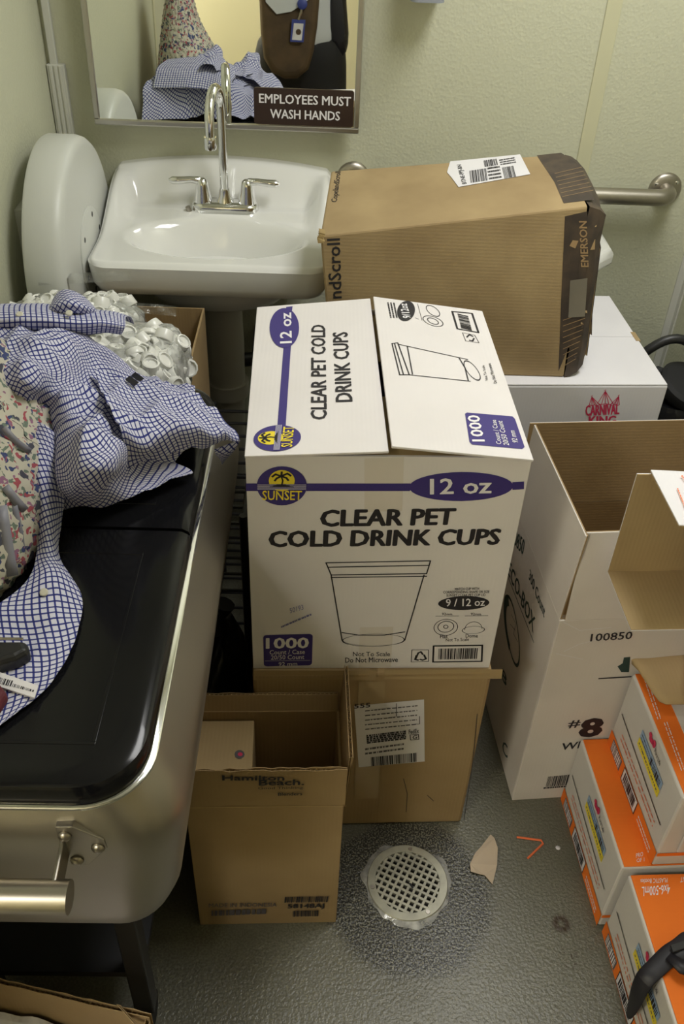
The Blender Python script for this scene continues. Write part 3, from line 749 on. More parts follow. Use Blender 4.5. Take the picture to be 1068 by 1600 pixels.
D.poly([(889, 384), (894, 375), (903, 376), (898, 388)], 'tan_ink', h=.0012, name='logo')
D.text('ndScroll', (534, 466), (531, 372), (514, 467), 'ink', .015)
D.poly([(890, 438), (917, 434), (913, 494), (887, 496)], 'greytape', h=.0016, name='grey_tape')
D.lines([[(879, 500 + 9 * k), (915 - 2 * k, 488 + 9 * k)] for k in range(9)], .0012, 'tan_ink', h=.0012, name='band_stripes')
D = Deco(tf, t)
D.poly([(838, 243), (876, 239), (905, 258), (928, 312), (880, 318), (866, 285)], 'brown_ink', name='end_band')
D.lines([[(866 + 2 * k, 272 + 6 * k), (908 + 3 * k, 262 + 6 * k)] for k in range(7)], .0012, 'tan_ink', h=.0012, name='band_stripes')
D.text('CopelandScroll', (529, 316), (535, 268), (517, 316), 'ink', .008)
D.poly([(703, 253), (812, 242), (828, 273), (716, 293), (705, 278), (698, 270)], 'paper', h=.0012, name='shipping_label')
D.barcode((735, 287), (762, 283), (733, 268), h=.0018, n=14, seed=4)
D.barcode((788, 280), (806, 277), (784, 263), h=.0018, n=12, seed=5)
D.barcode((757, 262), (778, 259), (755, 252), h=.0018, n=12, seed=6)
D.text('BTNE-PPJ-BN', (731, 288), (722, 258), (722, 289), 'ink', .012, h=.0018)
D.smalltext((764, 283), (784, 280), (760, 262), 4, 'ink', h=.0018)
D.smalltext((782, 260), (806, 256), (779, 250), 3, 'ink', h=.0018, seed=9)

# --- brown taped box on the floor
fr = Frame(-.104, -1.242, 0, 2.4); bw, bd, bh = .408, .44, .456
t, b = yawbox('cardboard_box', 'taped brown carton with a white shipping label under the cup carton', fr, bw, bd, bh, 'kraft', bevel=.007)
for k in range(2):
    MB().box(.001 + k * (bw / 2 + .001), -.001, bh - .014, bw / 2 - .002 + k * (bw / 2 + .001), bd, bh + .0015, fr=fr).build('flap', M['kraft'], t, bevel=.005)
fc = Face(fr(0, 0, 0), fr.ex, fr.ez); D = Deco(fc, t)
D.quad((396, 1062), (586, 1062), (396, 1047), 'tape', .0008, 'packing_tape'); D.quad((600, 1061), (783, 1060), (600, 1046), 'tape', .0008, 'packing_tape')
D.quad((553, 1248), (590, 1247), (560, 1065), 'tape', .0006, 'packing_tape')
D.poly([(553, 1102), (662, 1092), (663, 1189), (560, 1198)], 'paper', .0012, 'shipping_label')
D.barcode((580, 1196), (651, 1189), (579, 1182), h=.0018, n=30, seed=8)
D.smalltext((573, 1161), (634, 1154), (572, 1147), 5, 'ink', .0018, 2, .85, 'pixel_code')
D.smalltext((570, 1180), (630, 1172), (570, 1166), 2, 'grey_ink', .0018, 5, .4)
D.smalltext((570, 1142), (650, 1134), (570, 1106), 5, 'grey_ink', .0018, 6, .22)
D.lines([[(619, 1098), (619, 1118)], [(655, 1118), (655, 1130), (648, 1130)]], .0012, 'ink', .0018, 'rule')
D.text('FedEx', (638, 1146), (654, 1144), (638, 1139), 'ink', .015, .0018)
D.lines([[(641, 1155), (654, 1154), (653, 1146), (640, 1147), (641, 1155)]], .0015, 'ink', .0018, 'rule'); D.text('G', (644, 1154), (651, 1153), (644, 1148), 'ink', .02, .0018)
D.text('555', (553, 1106), (578, 1104), (553, 1099), 'ink', .01, .0018)
D.lines([[(630, 1216), (636, 1240), (634, 1268)], [(667, 1242), (677, 1251)], [(745, 1115), (738, 1190), (724, 1282)]], .0012, 'ink', .001, 'pen_scratch')

# --- cup carton
fr = Frame(-.103, -1.231, .4585, 1.8); w, d, h = .400, .452, .438
t = thing('cardboard_box', 'white carton printed CLEAR PET COLD DRINK CUPS, top flaps slightly raised', 'box', fr(w / 2, d / 2, 0))
wb = MB(); th = .004
wb.box(0, 0, 0, w, th, h, fr=fr).box(0, d - th, 0, w, d, h, fr=fr).box(0, th, 0, th, d - th, h, fr=fr).box(w - th, th, 0, w, d - th, h, fr=fr).box(th, th, 0, w - th, d - th, th, fr=fr)
wb.build('body', M['whiteboard'], t)
for y0, y1 in ((.003, d * .38), (d * .62, d - .003)):
    MB().box(.006, y0, h - .012, w - .006, y1, h - .008, fr=fr).build('inner_flap', M['kraft_pale'], t)
L0, L1 = fr(-.001, -.003, h + .001), fr(-.001, d, h + .001)
li0 = ony(607, 705, fr(w / 2, -.004, 0).y); li1 = ony(578, 466, fr(w / 2, d, 0).y)
R0, R1 = fr(w + .001, -.006, h + .001), fr(w + .001, d, h + .001)
ri0 = ony(612, 697, fr(w / 2, -.006, 0).y); ri1 = ony(583, 463, fr(w / 2, d, 0).y)
def flap4(a, b_, c, d_, name, m, thick=.004):
    nn = (b_ - a).cross(d_ - a).normalized()
    if nn.z < 0: nn = -nn
    lo = [q - nn * thick for q in (a, b_, c, d_)]
    return MB().hexa(lo + [a, b_, c, d_]).build(name, M[m], t, bevel=.001)
zt0 = fr(0, 0, h).z + .004
li0.z = max(li0.z, zt0); ri0.z = max(ri0.z, zt0)
def onplane(u, v, p0, p1, p2):
    n = (p1 - p0).cross(p2 - p0); r = ray(u, v); return CAM + r * ((p0 - CAM).dot(n) / r.dot(n))
li1 = onplane(578, 466, L0, li0, L1); ri1 = onplane(583, 463, R0, ri0, R1)
fl = flap4(L0, li0, li1, L1, 'flap', 'whiteboard'); fr_ = flap4(ri0, R0, R1, ri1, 'flap', 'whiteboard')
print('sunset flap corners', li0, li1, ri0, ri1)
# front print
fc = Face(fr(0, 0, 0), fr.ex, fr.ez); D = Deco(fc, t)
def sunset_logo(D, c, rx, ry, X, Y, base):
    """c centre px; X,Y: px vectors of print-right and print-up"""
    cv = Vector(c); X = Vector(X); Y = Vector(Y)
    def q(a, b_): p = cv + X * a + Y * b_; return (p.x, p.y)
    D.ell(q(0, 0), q(1, 0), q(0, 1), 'purple', .0010, 'logo_disc')
    D.ell(q(0, .28), q(.52, .28), q(0, .82), 'yellow_ink', .0014, 'logo_sun', n=24)
    D.quad(q(-.98, -.16), q(.98, -.16), q(-.98, .12), 'purple', .0016, 'logo_sea')
    D.lines([[q(-.97, -.13 + .055 * k), q(.97, -.13 + .055 * k)] for k in range(5)], .0006, 'white_ink', .0019, 'logo_waves')
    D.poly([q(-.5, -.02), q(-.2, .10), q(.15, .10), q(.5, -.02)], 'ink', .0021, 'logo_island')
    D.lines([[q(0, .08), q(.04, .3), q(-.02, .52)]], .0022, 'ink', .0021, 'palm_trunk')
    D.lines([[q(-.02, .52), q(-.25, .62), q(-.38, .5)], [q(-.02, .52), q(.22, .66), q(.36, .55)], [q(-.02, .52), q(-.2, .42), q(-.28, .30)], [q(-.02, .52), q(.18, .44), q(.26, .32)], [q(-.02, .52), q(0, .74)]], .003, 'ink', .0021, 'palm_leaves')
    D.text('SUNSET', q(-.78, -.68), q(.80, -.68), q(-.78, -.20), 'yellow_ink', .012, .0022)
sunset_logo(D, (440, 759), 0, 0, (39, 0), (0, -31), 0)
D.quad((384, 767), (404, 767), (384, 755), 'purple', .0006); D.quad((478, 767), (640, 767), (478, 755), 'purple', .0006); D.quad((800, 765), (818, 764), (800, 753), 'purple', .0006)
D.ell((720, 760), (801, 759), (720, 737), 'purple', .0008, 'badge')
D.text('12 oz', (671, 772), (767, 770), (671, 747), 'white_ink', .02, .0013)
D.text('CLEAR PET', (499, 823), (709, 820), (500, 796), 'ink', .038)
D.text('COLD DRINK CUPS', (419, 855), (779, 851), (419, 829), 'ink', .038)
cup = [[(509, 879), (672, 876), (670, 883), (512, 886), (509, 879)], [(512, 886), (517, 898), (666, 896), (670, 883)], [(517, 902), (666, 900)], [(517, 898), (534, 1000)], [(662, 898), (632, 1000)], [(534, 988), (560, 992), (600, 992), (632, 987)]]
D.lines(cup, .0020, 'ink', name='cup_drawing')
D.ell((583, 1000), (632, 999), (583, 990), 'ink', .0006, 'cup_foot', ring=.035); D.ell((583, 1000), (632, 1000), (583, 1009), 'ink', .0006, 'cup_foot', ring=.035, a0=0, a1=180)
D.text('Not To Scale', (551, 1025), (609, 1025), (551, 1018), 'ink', .006); D.text('Do Not Microwave', (539, 1035), (621, 1034), (539, 1027), 'ink', .006)
D.quad((412, 1041), (487, 1039), (411, 992), 'purple', .0006, 'count_label', r=.006)
D.text('1000', (415, 1013), (482, 1012), (415, 996), 'white_ink', .03, .0012)
D.text('Count / Case', (421, 1022), (476, 1021), (421, 1015), 'white_ink', .006, .0012); D.text('20/50 Count', (423, 1030), (475, 1029), (423, 1023), 'white_ink', .006, .0012)
D.text('92 mm', (435, 1040), (464, 1039), (435, 1034), 'white_ink', .006, .0012); D.lines([[(414, 1032), (484, 1031)]], .0006, 'white_ink', .0012, 'rule')
for k, s in enumerate(('MATCH CUP WITH', 'CORRESPONDING SHAPE OR SIZE', 'SUNSET CLEAR PET CUP LID')):
    x0, x1 = ((710, 748), (692, 764), (697, 758))[k]; y = 922 + 5 * k
    D.text(s, (x0, y), (x1, y - 1), (x0, y - 4), 'ink', .01)
D.ell((724, 942), (764, 941), (724, 931), 'ink', .0006, 'size_badge'); D.text('9 / 12 oz', (696, 947), (757, 946), (696, 935), 'white_ink', .012, .0012)
D.ell((696, 980), (715, 979), (696, 967), 'ink', .0006, 'lid_drawing', ring=.06); D.ell((696, 979), (709, 978), (696, 970), 'ink', .0006, 'lid_drawing', ring=.1); D.ell((696, 979), (700, 979), (696, 976), 'ink', .0006, 'lid_drawing', ring=.3)
D.ell((739, 984), (757, 983), (739, 990), 'ink', .0006, 'lid_drawing', ring=.07); D.ell((739, 983), (753, 982), (739, 971), 'ink', .0006, 'lid_drawing', ring=.06, a0=0, a1=180)
D.text('92mm', (690, 961), (706, 961), (690, 957), 'ink', .006); D.text('92mm', (735, 961), (751, 961), (735, 957), 'ink', .006)
D.lines([[(680, 962.5), (716, 962)], [(726, 962), (762, 961.5)]], .0008, 'ink')
D.text('Flat', (687, 997), (699, 997), (687, 991), 'ink', .006); D.text('Dome', (727, 996), (746, 996), (727, 990), 'ink', .006); D.text('Not To Scale', (696, 1002), (732, 1001), (696, 997), 'ink', .004)
D.lines([[(642, 1034), (669, 1033), (669, 1015), (643, 1015), (642, 1034)]], .0011, 'ink', name='recycling_frame')
D.lines([[(649, 1029), (653, 1020), (657, 1018), (660, 1022)], [(662, 1023), (665, 1029), (660, 1031), (656, 1030)], [(653, 1031), (648, 1030), (650, 1024)]], .0032, 'ink', name='recycling_arrows')
D.lines([[(676, 1034), (752, 1033), (753, 1008), (677, 1009), (676, 1034)]], .0030, 'ink', name='barcode_frame')
D.barcode((684, 1030), (745, 1029), (685, 1013), n=26, seed=3)
D.text('50193', (453, 958), (474, 952), (452, 950), 'pen', .003); D.smalltext((440, 982), (487, 962), (438, 977), 1, 'pen', .0007, 4, .5, 'pen_note')
D.quad((560, 1043), (610, 1042), (562, 980), 'whiteboard3', .0003, 'tape_mark'); D.quad((569, 800), (628, 798), (569, 716), 'whiteboard3', .0003, 'tape_mark')
# left flap print, read from the right-hand side
lf = Face(L0, li0 - L0, L1 - L0); D = Deco(lf, fl)
D.quad((433, 668), (446, 668), (443, 540), 'purple', .0006); D.quad((446, 487), (456, 486), (447, 480), 'purple', .0006)
D.ell((444, 512), (444, 482), (421, 512), 'purple', .0009, 'badge')
D.text('12 oz', (456, 537), (455, 489), (437, 538), 'white_ink', .018, .0014)
D.text('CLEAR PET COLD', (511, 656), (508, 508), (485, 656), 'ink', .028)
D.text('DRINK CUPS', (551, 628), (543, 519), (524, 629), 'ink', .028)
sunset_logo(D, (433, 685), 0, 0, (2, -20), (-37, 1), 0)
# right flap print
rf = Face(ri0, R0 - ri0, ri1 - ri0); D = Deco(rf, fr_)
D.lines([[(612, 537), (621, 536), (639, 586), (624, 586), (612, 537)], [(616, 537), (630, 586)], [(636, 542), (644, 585)], [(621, 538), (730, 562)], [(639, 586), (734, 596)], [(717, 560), (726, 575), (731, 595)]], .0020, 'ink', name='cup_drawing')
D.ell((737, 579), (748, 595), (729, 581), 'ink', .0006, 'cup_foot', ring=.10)
D.ell((634, 486), (639, 471), (621, 482), 'ink', .0006, 'size_badge'); D.text('9/12oz', (642, 498), (635, 475), (629, 498), 'white_ink', .015, .0012)
D.ell((676, 502), (692, 505), (673, 494), 'ink', .0006, 'lid_drawing', ring=.08); D.ell((676, 502), (685, 504), (674, 497), 'ink', .0006, 'lid_drawing', ring=.15); D.ell((676, 486), (687, 490), (674, 478), 'ink', .0006, 'lid_drawing', ring=.1)
D.smalltext((622, 497), (617, 473), (608, 497), 3, 'ink', .0007, 3, .5); D.lines([[(652, 475), (659, 501)], [(648, 497), (654, 499)]], .0008, 'ink')
D.lines([[(706, 487), (737, 490), (747, 520), (714, 514), (706, 487)]], .0035, 'ink', name='barcode_frame'); D.barcode((720, 513), (714, 490), (737, 517), n=18, seed=12)
D.lines([[(722, 520), (741, 524), (748, 536), (727, 533), (722, 520)]], .001, 'ink', name='recycling_frame'); D.lines([[(729, 527), (733, 523), (738, 526)], [(740, 529), (738, 533), (733, 532)]], .003, 'ink', name='recycling_arrows')
D.text('Not To Scale', (762, 594), (756, 571), (758, 595), 'ink', .006); D.text('Do Not Microwave', (776, 599), (766, 568), (771, 600), 'ink', .006)
D.poly([(733, 691), (726, 647), (729, 645), (800, 651), (804, 655), (819, 699), (815, 702), (737, 695)], 'purple', .0006, 'count_label')
D.text('1000', (757, 691), (748, 650), (737, 691), 'white_ink', .028, .0012); D.text('Count / Case', (783, 695), (774, 657), (775, 695), 'white_ink', .006, .0012)
D.text('20/50 Count', (795, 697), (784, 659), (786, 696), 'white_ink', .006, .0012); D.text('92 mm', (809, 693), (803, 674), (800, 692), 'white_ink', .006, .0012)

# --- blender box (open)
fr = Frame(-.196, -1.442, 0, 1.9); w, d, h = .247, .188, .376; th = .005
t = thing('cardboard_box', 'open brown carton printed Hamilton Beach Blenders standing on the floor', 'box', fr(w / 2, d / 2, 0))
wb = MB()
wb.box(0, 0, 0, w, th, h, fr=fr).box(0, d - th, 0, w, d, h, fr=fr).box(0, th, 0, th, d - th, h, fr=fr).box(w - th, th, 0, w, d - th, h, fr=fr).box(th, th, 0, w - th, d - th, th, fr=fr)
wb.build('body', M['kraft'], t, bevel=.0015)
corr_panel(fr(-.002, -.001, h), fr.ex * (w + .004), Vector((0, 0, .096)) - fr.ey * .004, fr.ey * .005, 'flap', t, jag=.0025, seed=5)
corr_panel(fr(.002, d - .004, h), fr.ex * (w - .006), Vector((0, 0, .035)) + fr.ey * .006, fr.ey * .005, 'flap', t, jag=.0012, seed=6)
corr_panel(fr(w - .001, .010, h - .02), fr.ey * (d - .004), Vector((0, 0, .125)) + fr.ex * .006, fr.ex * .006, 'flap', t, jag=.0015, seed=7, m_out='kraft_in', m_in='kraft')
corr_panel(fr(-.004, .006, h - .02), fr.ey * (d - .012), Vector((0, 0, .06)) - fr.ex * .010, fr.ex * .005, 'flap', t, jag=.0015, seed=8)
MB().box(.006, .008, .02, .100, d - .008, h - .020, fr=fr).build('insert', M['kraft_tan'], t, bevel=.002)
fi = Face(fr(.006, .008, h - .020), fr.ex, fr.ey); D = Deco(fi, t)
D.ell((374, 1179), (382, 1179), (374, 1172), 'grey_ink', .0006, 'stain', n=10); D.ell((375, 1179), (379, 1179), (375, 1176), 'red_ink', .001, 'red_dot', n=10)
fc = Face(fr(0, -.0018, 0), fr.ex, fr.ez); D = Deco(Face(fr(0, -.0052, 0), fr.ex, fr.ez), t)
D.text('Hamilton', (347, 1219), (444, 1219), (347, 1211), 'ink', .03); D.text('Beach.', (404, 1227), (475, 1226), (404, 1218), 'ink', .03)
D.text('Good Thinking.', (403, 1234), (475, 1233), (403, 1229), 'ink', .004); D.text('Blenders', (434, 1243), (472, 1242), (434, 1238), 'ink', .02)
D = Deco(fc, t)
D.text('MADE IN INDONESIA', (326, 1417), (432, 1416), (326, 1411), 'grey_ink', .004); D.smalltext((330, 1431), (417, 1428), (330, 1422), 1, 'grey_ink', .0007, 3, .9, 'handling_marks')
D.barcode((444, 1410), (512, 1409), (445, 1401), n=26, seed=9); D.text('58148AJ', (449, 1421), (506, 1420), (449, 1412), 'ink', .02); D.barcode((457, 1432), (498, 1431), (457, 1423), n=18, seed=10)
D.lines([[(296, 1262), (541, 1259)]], .0012, 'kraft_pale', .0004, 'crease_highlight')  # worn fold line, its highlight painted as a paler kraft strip

# --- tall white open take-out carton
fr = Frame(.414, -1.172, 0, 5.0); w, d, h = .46, .325, .528; th = .004
t = thing('cardboard_box', 'tall white ECO-BOX carton with open upright flaps and brown inside', 'box', fr(w / 2, d / 2, 0))
wb = MB()
wb.box(0, 0, 0, w, th, h, fr=fr).box(0, d - th, 0, w, d, h, fr=fr).box(0, th, 0, th, d - th, h, fr=fr).box(w - th, th, 0, w, d - th, h, fr=fr).box(th, th, 0, w - th, d - th, th, fr=fr)
wb.build('body', M['whiteboard3'], t, bevel=.0015)
MB().box(th, th, th, w - th, d - th, .20, fr=fr).build('lining', M['kraft_in'], t)
def flap2(p0, ex, ey, n, m_out, m_in, name='flap'):
    p0, ex, ey, n = Vector(p0), Vector(ex), Vector(ey), Vector(n)
    o = MB().slab(p0, ex, ey, n * .6).build(name, M[m_out], t, bevel=.0008)
    MB().slab(p0 + n * .6, ex, ey, n * .4).build('inner_liner', M[m_in], o)
    return o
fh = .185
lfl = flap2(fr(0, .004, h), fr.ey * (d - .006), Vector((0, 0, fh)) + fr.ex * .008, fr.ex * .004, 'whiteboard3', 'kraft_in')
ffl = flap2(fr(.010, 0, h), fr.ex * (w - .014), Vector((0, 0, fh)) + fr.ey * .012, fr.ey * .004, 'whiteboard3', 'kraft_in')
flap2(fr(.004, d, h), fr.ex * (w - .008), Vector((0, 0, fh - .004)) + fr.ey * .012, -fr.ey * .004, 'whiteboard3', 'kraft_in')
flap2(fr(w, .004, h), fr.ey * (d - .008), Vector((0, 0, fh - .02)) + fr.ex * .02, -fr.ex * .004, 'whiteboard3', 'kraft_in')
for x0, yy in ((0, 0),):
    MB().add([fr(th, th, .21), fr(w - th, th, .21), fr(w - th, th + .0008, h), fr(th, th + .0008, h)], [(0, 1, 2, 3)]).build('inner_liner', M['kraft_in'], t)
    MB().add([fr(th, d - th - .0008, .21), fr(w - th, d - th - .0008, .21), fr(w - th, d - th - .0008, h), fr(th, d - th - .0008, h)], [(0, 1, 2, 3)]).build('inner_liner', M['kraft_in'], t)
fc = Face(fr(0, 0, 0), fr.ex, fr.ez); D = Deco(fc, t)
D.text('100850', (921, 1002), (986, 998), (923, 990), 'ink', .016)
D.lines([[(935, 1060), (985, 1057)]], .0035, 'ink', name='rule')
D.poly([(964, 1041), (972, 1036), (974, 1027), (984, 1026), (982, 1050), (970, 1050)], 'green_ink', name='leaf_emblem')
D.text('#', (886, 1138), (905, 1136), (888, 1126), 'ink', .02); D.text('8', (901, 1153), (938, 1150), (908, 1123), 'ink', .05)
D.text('WHITE', (875, 1172), (948, 1164), (878, 1161), 'ink', .018)
D.barcode((852, 1229), (888, 1226), (856, 1213), n=16, seed=15); D.smalltext((848, 1233), (886, 1230), (849, 1229), 1, 'ink', .0007, 2, .6)
D.lines([[(880, 1018), (905, 1006), (950, 995)], [(868, 1021), (910, 1030)], [(880, 972), (905, 985), (955, 980)]], .0009, 'whiteboard2', .0004, 'crease_highlight')  # creases in the board, their highlights painted as lighter lines
sf = Face(fr(0, 0, 0), -fr.ey, fr.ez); D = Deco(sf, t)
D.text('100850', (797, 845), (817, 868), (800, 822), 'green_ink', .012)
D.text('300 Count', (826, 904), (850, 966), (828, 888), 'green_ink', .010)
D.text('ECO-BOX', (793, 896), (833, 990), (796, 874), 'green_ink', .014)
D.lines([[(793, 900), (834, 1004)]], .0022, 'green_ink', name='rule')
D.ell((800, 985), (812, 1018), (799, 938), 'green_ink', .0006, 'round_emblem', ring=.10); D.ell((799, 985), (812, 1018), (798, 938), 'green_ink', .0006, 'round_emblem', ring=.32, a0=110, a1=250)
D.lines([[(799, 960), (806, 975), (802, 990), (809, 1003)], [(797, 975), (805, 985)]], .0012, 'green_ink', name='leaf_emblem')
D.text('8', (783, 1058), (791, 1075), (784, 1040), 'green_ink', .03); D.text('C', (785, 1176), (793, 1186), (785, 1155), 'green_ink', .02)

# ---------------------------------------------------------------- bottle cartons
def bottle_carton(x, y, z, yaw, label, w=.375, d=.268, h=.198, top=True):
    fr = Frame(x, y, z, yaw)
    t = thing('bottle_carton', label, 'carton', fr(w / 2, d / 2, 0), 'orange and white bottle cartons')
    MB().box(0, 0, 0, w, d, h, fr=fr).build('body', M['cartonwhite'], t, bevel=.004)
    # shrink-fit end flaps folded over the near end
    MB().add([fr(.0, -.0012, .03), fr(w, -.0012, .03), fr(w, -.0012, h * .2), fr(0, -.0012, h * .2)], [(0, 1, 2, 3)]).build('base_band', M['orange'], t)
    MB().box(.03, -.006, h * .24, w - .03, -.001, h * .86, fr=fr).build('end_flap', M['cartonwhite'], t, bevel=.002)
    # top panel, folded a little over the left edge
    MB().box(.004, .002, h, w - .004, d - .002, h + .0022, fr=fr).build('top_panel', M['orange'], t, bevel=.001)
    lf = Face(fr(-.0008, 0, 0), -fr.ey, fr.ez); D = Deco(lf, t); V = Vector
    def p(a, b): return V((-d + a * d, b * h))            # a: 0 far .. 1 near, b: 0 bottom .. 1 top
    D.poly([p(0, 0), p(1, 0), p(1, .20), p(0, .20)], 'orange', .0006, 'base_band')
    D.quad(p(.07, .02), p(.27, .02), p(.07, .17), 'grey_ink', .0010, 'barcode_field'); D.barcode(p(.08, .03), p(.26, .03), p(.08, .16), 'white_ink', .0014, 12, 2, fill=.45)
    D.quad(p(.33, .02), p(.62, .02), p(.33, .19), 'whiteboard2', .0010, 'barcode_field'); D.barcode(p(.36, .045), p(.59, .045), p(.36, .165), 'ink', .0014, 14, 5, fill=.7)
    D.lines([[p(.33, .02), p(.62, .02), p(.62, .19), p(.33, .19), p(.33, .02)]], .0022, 'ink', .0013, 'barcode_frame')
    D.smalltext(p(.68, .03), p(.93, .03), p(.68, .13), 2, 'white_ink', .0011, 4, .4)
    D.smalltext(p(.15, .28), p(.86, .28), p(.15, .40), 2, 'orange_ink', .0010, 7, .22)
    D.lines([[p(.06, .52), p(.92, .46)]], .0028, 'ink', .0010, 'hand_slot')
    D.quad(p(.36, .60), p(.78, .58), p(.36, .695), 'yellow_ink', .0008, 'yellow_strip'); D.quad(p(.36, .70), p(.78, .68), p(.36, .80), 'blue_ink', .0008, 'blue_strip')
    D.smalltext(p(.38, .62), p(.76, .60), p(.38, .67), 1, 'grey_ink', .0011, 8, .4); D.smalltext(p(.38, .70), p(.55, .69), p(.38, .78), 2, 'ink', .0011, 9, .3); D.barcode(p(.56, .685), p(.76, .675), p(.56, .77), 'ink', .0011, 12, 8)
    q = p(.50, .88); D.ell(q, q + V((.010, .002)), q + V((0, .006)), 'red_ink', .0010, 'flower_mark', n=10); D.ell(q + V((.010, .004)), q + V((.016, .008)), q + V((.008, .012)), 'red_ink', .0010, 'flower_mark', n=10); D.ell(q + V((-.008, .005)), q + V((-.004, .010)), q + V((-.012, .008)), 'red_ink', .0010, 'flower_mark', n=10)
    D.text('Pure Life', p(.57, .85), p(.68, .84), p(.57, .90), 'ink', .006, .0010)
    tp = Face(fr(0, 0, h + .0024), -fr.ey, fr.ex); D = Deco(tp, t)
    return t, fr, D, tp
cA, frA, DA, fA = bottle_carton(.533, -1.433, 0, 3.2, 'orange and white bottle carton on the floor against the tall white carton')
DA.text('PRO', (993, 1341), (1004, 1338), (993, 1334), 'white_ink', .004); DA.text('OF 1', (994, 1348), (1006, 1346), (994, 1342), 'white_ink', .004)
cC, frC, DC, fC = bottle_carton(.552, -1.712, 0, 2.6, 'orange and white bottle carton on the floor with a black strap across it')
DC.text('4x6-500mL', (1046, 1382), (1002, 1386), (1046, 1397), 'white_ink', .006); DC.text('PLASTIC Bottles', (1042, 1372), (1000, 1374), (1042, 1379), 'white_ink', .004); DC.text('COUNT', (1085, 1368), (1062, 1371), (1085, 1376), 'white_ink', .004)
cB, frB, DB, fB = bottle_carton(.584, -1.428, .2006, 3.2, 'orange and white bottle carton stacked on top of another, partly under tan flaps', w=.35, d=.256)
DB.smalltext((1000, 1050), (1025, 1125), (1008, 1048), 2, 'white_ink', .0008, 4, .3); DB.smalltext((1035, 1130), (1062, 1205), (1043, 1128), 2, 'white_ink', .0008, 5, .3)
cD, frD, DD, fD = bottle_carton(.690, -1.405, .4012, 3.2, 'topmost orange and white bottle carton carrying the opened mailing box', w=.235, d=.235, h=.2555)
# white printed panel on top of B beside the orange edge
q = frB; o = MB().box(.045, .004, .2003, .30, .262, .2016, fr=lambda a, b, c: frB(a, b, c)).build('top_label_panel', M['cartonwhite'], cB)

# ---------------------------------------------------------------- opened mailing box, mouth towards the left
fr = Frame(.568, -1.316, .6600, 2.0); w, d, h = .34, .132, .197; th = .004
t = thing('cardboard_box', 'small white mailing box lying open, brown inside with all flaps spread', 'box', fr(w / 2, d / 2, 0))
wb = MB()
wb.box(0, 0, 0, w, d, th, fr=fr).box(0, 0, th, w, th, h - th, fr=fr).box(0, d - th, th, w, d, h - th, fr=fr).box(w - th, th, th, w, d - th, h - th, fr=fr)
wb.build('body', M['kraft_tan'], t)
MB().box(0, 0, h - th, w, d, h, fr=fr).build('top_panel', M['whiteboard2'], t)
flap2(fr(0, d - .001, .003), -fr.ex * .101, Vector((0, 0, h - .006)), -fr.ey * .004, 'whiteboard2', 'kraft_tan')
o = flap2(fr(0, .004, h), fr.ey * (d - .006), -fr.ex * .082 + Vector((0, 0, .004)), -Vector((0, 0, .004)), 'whiteboard2', 'kraft_tan')
flap2(fr(0, .001, 0), fr.ey * (d - .004), -fr.ex * .101 - Vector((0, 0, .002)), Vector((0, 0, .004)), 'whiteboard2', 'kraft_tan')
flap2(fr(.002, .001, .004), fr.ex * .085 - fr.ey * .012, -Vector((0, 0, .10)) - fr.ey * .035, fr.ey * .004, 'whiteboard2', 'kraft_tan')
tf_ = Face(fr(0, 0, h + .0044), fr.ex, fr.ey); D = Deco(tf_, t)
D.smalltext((1056, 765), (1068, 795), (1059, 763), 1, 'orange_ink', .0012, 5, .6); D.smalltext((1062, 745), (1080, 768), (1066, 743), 1, 'orange_ink', .0012, 6, .6)
fb = Face(fr(0, 0, .004), fr.ex, fr.ey); 
# loose tan flap lying on carton B
t = thing('cardboard_sheet', 'loose curled piece of tan cardboard lying on the upper bottle carton', 'cardboard', (.60, -1.22, .404))
rows = []
for j in range(7):
    row = []
    for i in range(9):
        u = 986 + (1072 - 986) * i / 8; v0 = 1012 + 3 * math.sin(i); v1 = 1035 + 65 * sm((i + .6) / 5.5)
        row.append(onz(u, v0 + (v1 - v0) * j / 6, .412 + .010 * math.sin(j * .5) + .012 * (i / 8)))
    rows.append(row)
MB().grid(rows).build('sheet', M['kraft_tan'], t, smooth=True, solid=.0025)

# black strap over the front carton
t = thing('strap', 'wide black fabric strap with a tapered end hanging over the orange carton', 'strap', (.60, -1.65, .2))
pts = [(1085, 1462, .222), (1066, 1483, .224), (1045, 1490, .218), (1022, 1515, .206), (1003, 1530, .200), (992, 1560, .150), (982, 1585, .075), (979, 1590, .06)]
wd_ = [.020, .019, .017, .016, .0155, .015, .009, .004]
C3 = [onz(u, v, z) for u, v, z in pts]
rows = [[], [], []]
for i, c in enumerate(C3):
    tdir = (C3[min(i + 1, 7)] - C3[max(i - 1, 0)]).normalized(); side = tdir.cross(Vector((-.5, -.2, 1))).normalized()
    for k, s in enumerate((-1, 0, 1)): rows[k].append(c + side * wd_[i] * s + Vector((-.004, 0, .004)) * (1 - abs(s)))
MB().grid(rows).build('band', M['jacket'], t, smooth=True, solid=.003, subsurf=2)
rows = [[onz(1040, 1497, .224), onz(1062, 1520, .224), onz(1090, 1528, .224)], [onz(1048, 1488, .226), onz(1068, 1500, .226), onz(1090, 1505, .226)]]
MB().grid(rows).build('loop', M['jacket'], t, smooth=True, solid=.004)
b_ = MB().slab(onz(1050, 1490, .226), onz(1085, 1478, .226) - onz(1050, 1490, .226), onz(1046, 1478, .228) - onz(1050, 1490, .226), (0, 0, .004)).build('buckle', M['black_matt'], t, bevel=.001)

